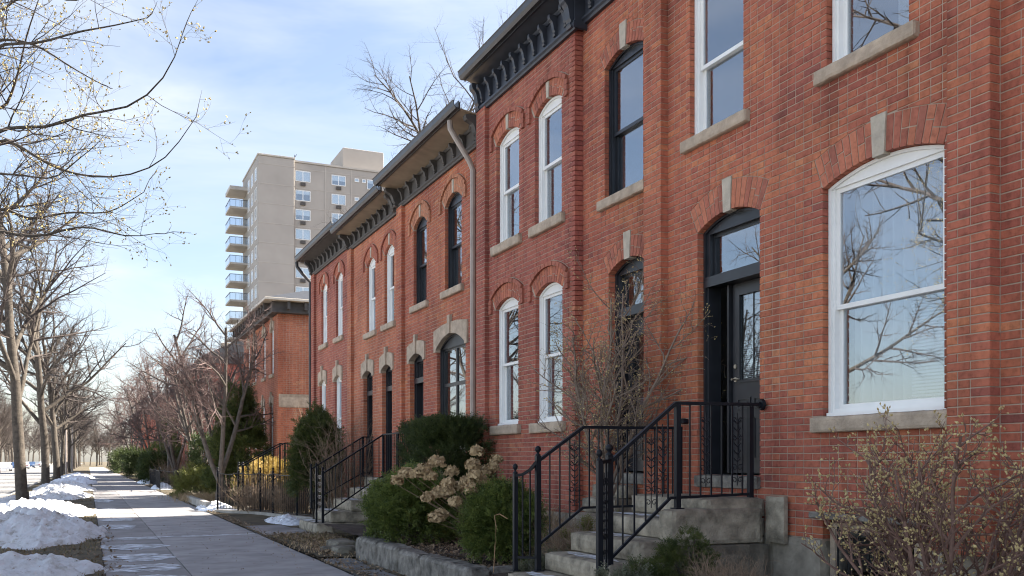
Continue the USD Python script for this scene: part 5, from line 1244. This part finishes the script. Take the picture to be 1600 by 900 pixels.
leafy('clipped_hedge', 'low dark square hedge beside the pavement beyond the far fence', 'hedge', (4.3, 69, 0), slab(1.6, 5, 1.6), 2400, .13, 'hedge_leaf', 80, 6, .12)
leafy('round_evergreen', 'rounded green evergreen behind the low square hedge', 'bush', (5.4, 73, 0), ball(1.7, 2.4, 2.2, .7), 2400, .14, 'yew', 81, 6, .2)
leafy('clipped_hedge', 'farther dark hedge block along the pavement edge', 'hedge', (4.2, 92, 0), slab(1.6, 7, 1.7), 1800, .17, 'hedge_leaf', 82, 6, .15)
leafy('clipped_hedge', 'last dark hedge before the far end of the pavement', 'hedge', (4.3, 125, 0), slab(2, 12, 2.2), 1800, .24, 'hedge_leaf', 83, 6, .2)
leafy('dwarf_conifer', 'small pointed evergreen beside the concrete cheek block, bottom centre', 'shrub', (4.72, 6.86, .36), cone(.34, .62, 0, .8), 4200, .015, 'conifer', 84, 6, .4, clump=12)
leafy('dwarf_conifer', 'low dark evergreen sprouting beside the first step by the iron newel', 'shrub', (4.35, 7.0, .36), cone(.24, .36, 0, .7), 2200, .015, 'conifer', 85, 6, .45, clump=12)
leafy('ground_cover', 'pale variegated ground cover beside the first steps inside the left railing', 'ground cover', (4.55, 9.1, .26), ball(.42, .26, .22, .04), 900, .028, 'ground_leaf', 86, 6, .4)
leafy('ground_cover', 'yellow-green ground cover on the bank beside the entry steps', 'ground cover', (5.15, 9.22, .40), ball(.42, .22, .36, .1), 900, .026, 'yellow_green_leaf', 87, 6, .4)
leafy('ground_cover', 'grey-green ground cover spilling at the foot of the newel post, bottom edge', 'ground cover', (4.1, 6.9, .30), ball(.42, .3, .2, .06), 900, .026, 'ground_leaf', 88, 6, .5)
leafy('ground_cover', 'pale leafy ground cover at the left end of the planter wall', 'ground cover', (4.45, 14.9, .12), ball(.5, .6, .14, .04), 800, .026, 'ground_leaf', 89, 6, .5)

# dried hydrangea
hy = thing('dried_hydrangea', 'dried hydrangea with papery tan flower heads between the two yew bushes', 'hydrangea', (4.95, 11.55, .30))
rg = np.random.default_rng(91)
heads = [(620, 752, 12.5), (634, 741, 12.3), (650, 741, 12.1), (662, 735, 12.0), (682, 724, 12.2), (672, 745, 12.0), (686, 772, 11.6), (697, 768, 11.6), (706, 738, 12.1), (668, 778, 11.3), (711, 785, 11.3), (682, 810, 11.2), (689, 804, 11.3), (745, 707, 11.9), (738, 727, 11.8), (742, 745, 11.7), (729, 754, 11.7), (752, 752, 11.8), (757, 738, 12.0), (776, 719, 12.2), (770, 731, 12.0), (718, 762, 11.9), (735, 765, 11.5), (700, 757, 11.8)]
base = np.array([4.95, 11.55, .30])
for k, (px, py, z) in enumerate(heads):
    c = np.array(at(px, py, z)) - base; r = rg.uniform(.075, .108) * (1.15 if k in (4, 2, 13, 14) else 1)
    foot = np.array([rg.normal(0, .07), rg.normal(0, .07), -.04])
    MB().tube([foot, foot * .6 + c * .4 + [0, 0, .08], c - [0, 0, r * .5]], [.008, .006, .004], 5, False).build('stem', 'twig_tan', hy)
    n = 240; u = rg.normal(0, 1, (n, 3)); u /= np.linalg.norm(u, axis=1, keepdims=True); u[:, 2] = np.where(u[:, 2] < -.5, -u[:, 2], u[:, 2])
    p = c + u * r * rg.uniform(.62, 1.05, n)[:, None] * [1, 1, .82]
    a = np.cross(u, rg.normal(0, 1, (n, 3))); a /= np.linalg.norm(a, axis=1, keepdims=True); b = np.cross(u, a) + u * rg.normal(0, .5, (n, 1)); a = a + u * rg.normal(0, .4, (n, 1)); s = rg.uniform(.015, .028, n)[:, None]
    v = np.stack([p - a * s, p + b * s + u * .006, p + a * s, p - b * s + u * .004], 1).reshape(-1, 3); i = np.arange(n)[:, None] * 4
    put('flower_head', v, np.vstack([i + [0, 1, 2], i + [0, 2, 3]]), 'petal_dry', hy)
HYD = dict(THORN, kids=[(2, 4), (1, 2), 0])
m = stems(92, 60, .14, .95, .007, .8, HYD, 1).mesh([0, 1], 4); tag(m.build('bare_stems', 'twig_tan', hy), kind='stuff')
gr = thing('ornamental_grass', 'dry bleached grasses at the foot of the plum brick wall behind the hydrangea', 'grass', (5.55, 11.9, .35))
def blades(n, rx, ry, h, seed, w=.006, droop=.5):
    g = np.random.default_rng(seed); b = np.column_stack([g.normal(0, rx, n), g.normal(0, ry, n), np.zeros(n)]); a = g.uniform(0, 6.28, n); L = h * g.uniform(.5, 1.1, n); o = np.column_stack([np.cos(a), np.sin(a), 0 * a]); sd = np.column_stack([-np.sin(a), np.cos(a), 0 * a]) * w
    mid = b + o * (L * droop * .35)[:, None] + np.array([0, 0, 1]) * (L * .6)[:, None]; tip = b + o * (L * droop)[:, None] + np.array([0, 0, 1]) * (L * .85)[:, None]
    v = np.stack([b - sd, b + sd, mid - sd * .8, mid + sd * .8, tip], 1).reshape(-1, 3); k = np.arange(n)[:, None] * 5
    return v, np.vstack([k + [0, 1, 3], k + [0, 3, 2], k + [2, 3, 4]])
put('blades', *blades(900, .16, .55, .75, 1, .004, .7), 'straw', gr)
for k, (lb, x, y, rx, ry, h, n) in enumerate((('dry straw-coloured grass tuft on the stone edging between the fences', 3.9, 37.5, .5, 1.6, .35, 900), ('flattened dry grass on the dirt patch beside the planter wall', 3.9, 16.2, .35, .9, .06, 900), ('short dry grass at the foot of the middle concrete steps', 4.0, 18.3, .4, .7, .06, 600))):
    t = thing('dry_grass', lb, 'grass', (x, y, .06)); put('blades', *blades(n, rx, ry, h, 5 + k, .006, .9), 'straw' if k != 2 else 'grass_dry', t)
def verge_grass():
    g = np.random.default_rng(17); n = 14000; x = g.uniform(-3.0, .15, n); y = 8 + 60 * g.random(n) ** 1.6
    keep = meshkit.fbm(np.column_stack([x * .9, y * .9, 0 * x]), 3, 8) > .47; x, y = x[keep], y[keep]; n = len(x)
    v, f = blades(n, 0, 0, .075, 18, .006, 1.1); v = v.reshape(n, 5, 3) + np.column_stack([x, y, np.full(n, .02)])[:, None]; return v.reshape(-1, 3), f
tag(put('grass', *verge_grass(), 'grass_dry'), kind='stuff')

# ------------------------------------------------------------------ parked cars, lamp posts, small things
def car(label, loc, paint, rot=0):
    t = thing('parked_car', label, 'car', loc, rot, group='cars parked along the far side of the road')
    side = [(-2.15, .30), (-2.2, .62), (-2.1, .86), (-1.55, .93), (-.95, 1.40), (.55, 1.44), (1.25, .98), (2.0, .84), (2.2, .62), (2.18, .30)]
    fr = Frame((0, 0, 0), (0, 1, 0), (1, 0, 0)); wheels = [Point(-1.35, .33).buffer(.37), Point(1.35, .33).buffer(.37)]
    P = Polygon(side).difference(unary_union(wheels)); gl = Polygon([(-1.38, .95), (-.88, 1.34), (.5, 1.38), (1.08, .98)])
    MB().ext(P, -.88, .88, fr).build('body', paint, t)
    MB().ext(gl.difference(sbox(-.22, .8, -.12, 1.5)), -.887, -.881, fr).ext(gl, .881, .887, fr).build('side_glass', 'pane_far', t)
    MB().add([(-.75, 1.27, 1.0), (.75, 1.27, 1.0), (.68, .62, 1.43), (-.68, .62, 1.43)], [[0, 1, 2, 3]]).build('windscreen', 'pane_far', t)
    MB().add([(-.75, -1.57, .96), (.75, -1.57, .96), (.68, -1.0, 1.40), (-.68, -1.0, 1.40)], [[0, 1, 2, 3]]).build('rear_window', 'pane_far', t)
    for y in (-1.35, 1.35):
        for x in (-.80, .80):
            w = MB().tube([(x - .1, y, .33), (x + .1, y, .33)], .33, 18).build('wheel', 'rubber', t)
            MB().tube([(x - .112, y, .33), (x + .112, y, .33)], .2, 12).build('rim', 'car_silver', w)
    for x in (-.65, .65):
        MB().box(x - .17, x + .17, -2.22, -2.14, .66, .8, .01).build('tail_light', 'lamp_red', t); MB().box(x - .18, x + .18, 2.13, 2.21, .62, .74, .01).build('headlight', 'white_paint', t)
    return t
cs = [car('silver car parked nearest on the far side of the road', (-12.2, 150, -.1), 'car_silver'), car('white car parked second on the far side of the road', (-12.2, 172, -.1), 'car_white', 180), car('dark blue car parked third on the far side of the road', (-12.2, 196, -.1), 'car_blue')]
for k, (y, s, lb) in enumerate(((222, 1, 'white car parked fourth on the far side of the road'), (246, 2, 'dark blue car parked fifth on the far side of the road'), (275, 0, 'silver car parked sixth, small in the distance across the road'), (310, 1, 'white car parked farthest along the road'))):
    dup(cs[s], lb, (-12.2, y, -.1), 180 * (k % 2))
def lamp(label, loc, h=7.0):
    t = thing('street_lamp', label, 'street lamp', loc)
    MB().tube([(0, 0, 0), (0, 0, 1.2), (0, 0, h)], [.11, .09, .06], 10).build('pole', 'pipe_taupe', t)
    MB().tube([(0, 0, h - .05), (-.5, 0, h + .35), (-1.4, 0, h + .45)], .035, 8).build('arm', 'pipe_taupe', t)
    B(-1.95, -1.35, -.12, .12, h + .36, h + .5, .03).build('lamp_head', 'car_silver', t)
lamp('pale street lamp post between the distant street trees', (-2.0, 104, 0)); lamp('far pale street lamp post near the vanishing point', (-2.0, 143, 0))
gp = thing('green_post', 'dark green banner post among the pinkish yard trees', 'post', (4.6, 63, 0))
MB().tube([(0, 0, 0), (0, 0, 4.6)], .09, 8).build('post', 'cornice_black', gp); MB().box(-.5, .5, -.04, .04, 2.2, 4.3, .01).build('banner', 'conifer', gp)
ho = thing('dry_stem', 'bent dry orange-brown stem hooked over beside the railing post by the yew', 'stem')
MB().tube([(4.05, 9.55, .33), (4.05, 9.51, .6), (4.06, 9.5, .83), (4.06, 9.55, .95), (4.10, 9.5, .97), (4.16, 9.42, .92)], .005, 6).build('stem', 'hose_cream', ho)
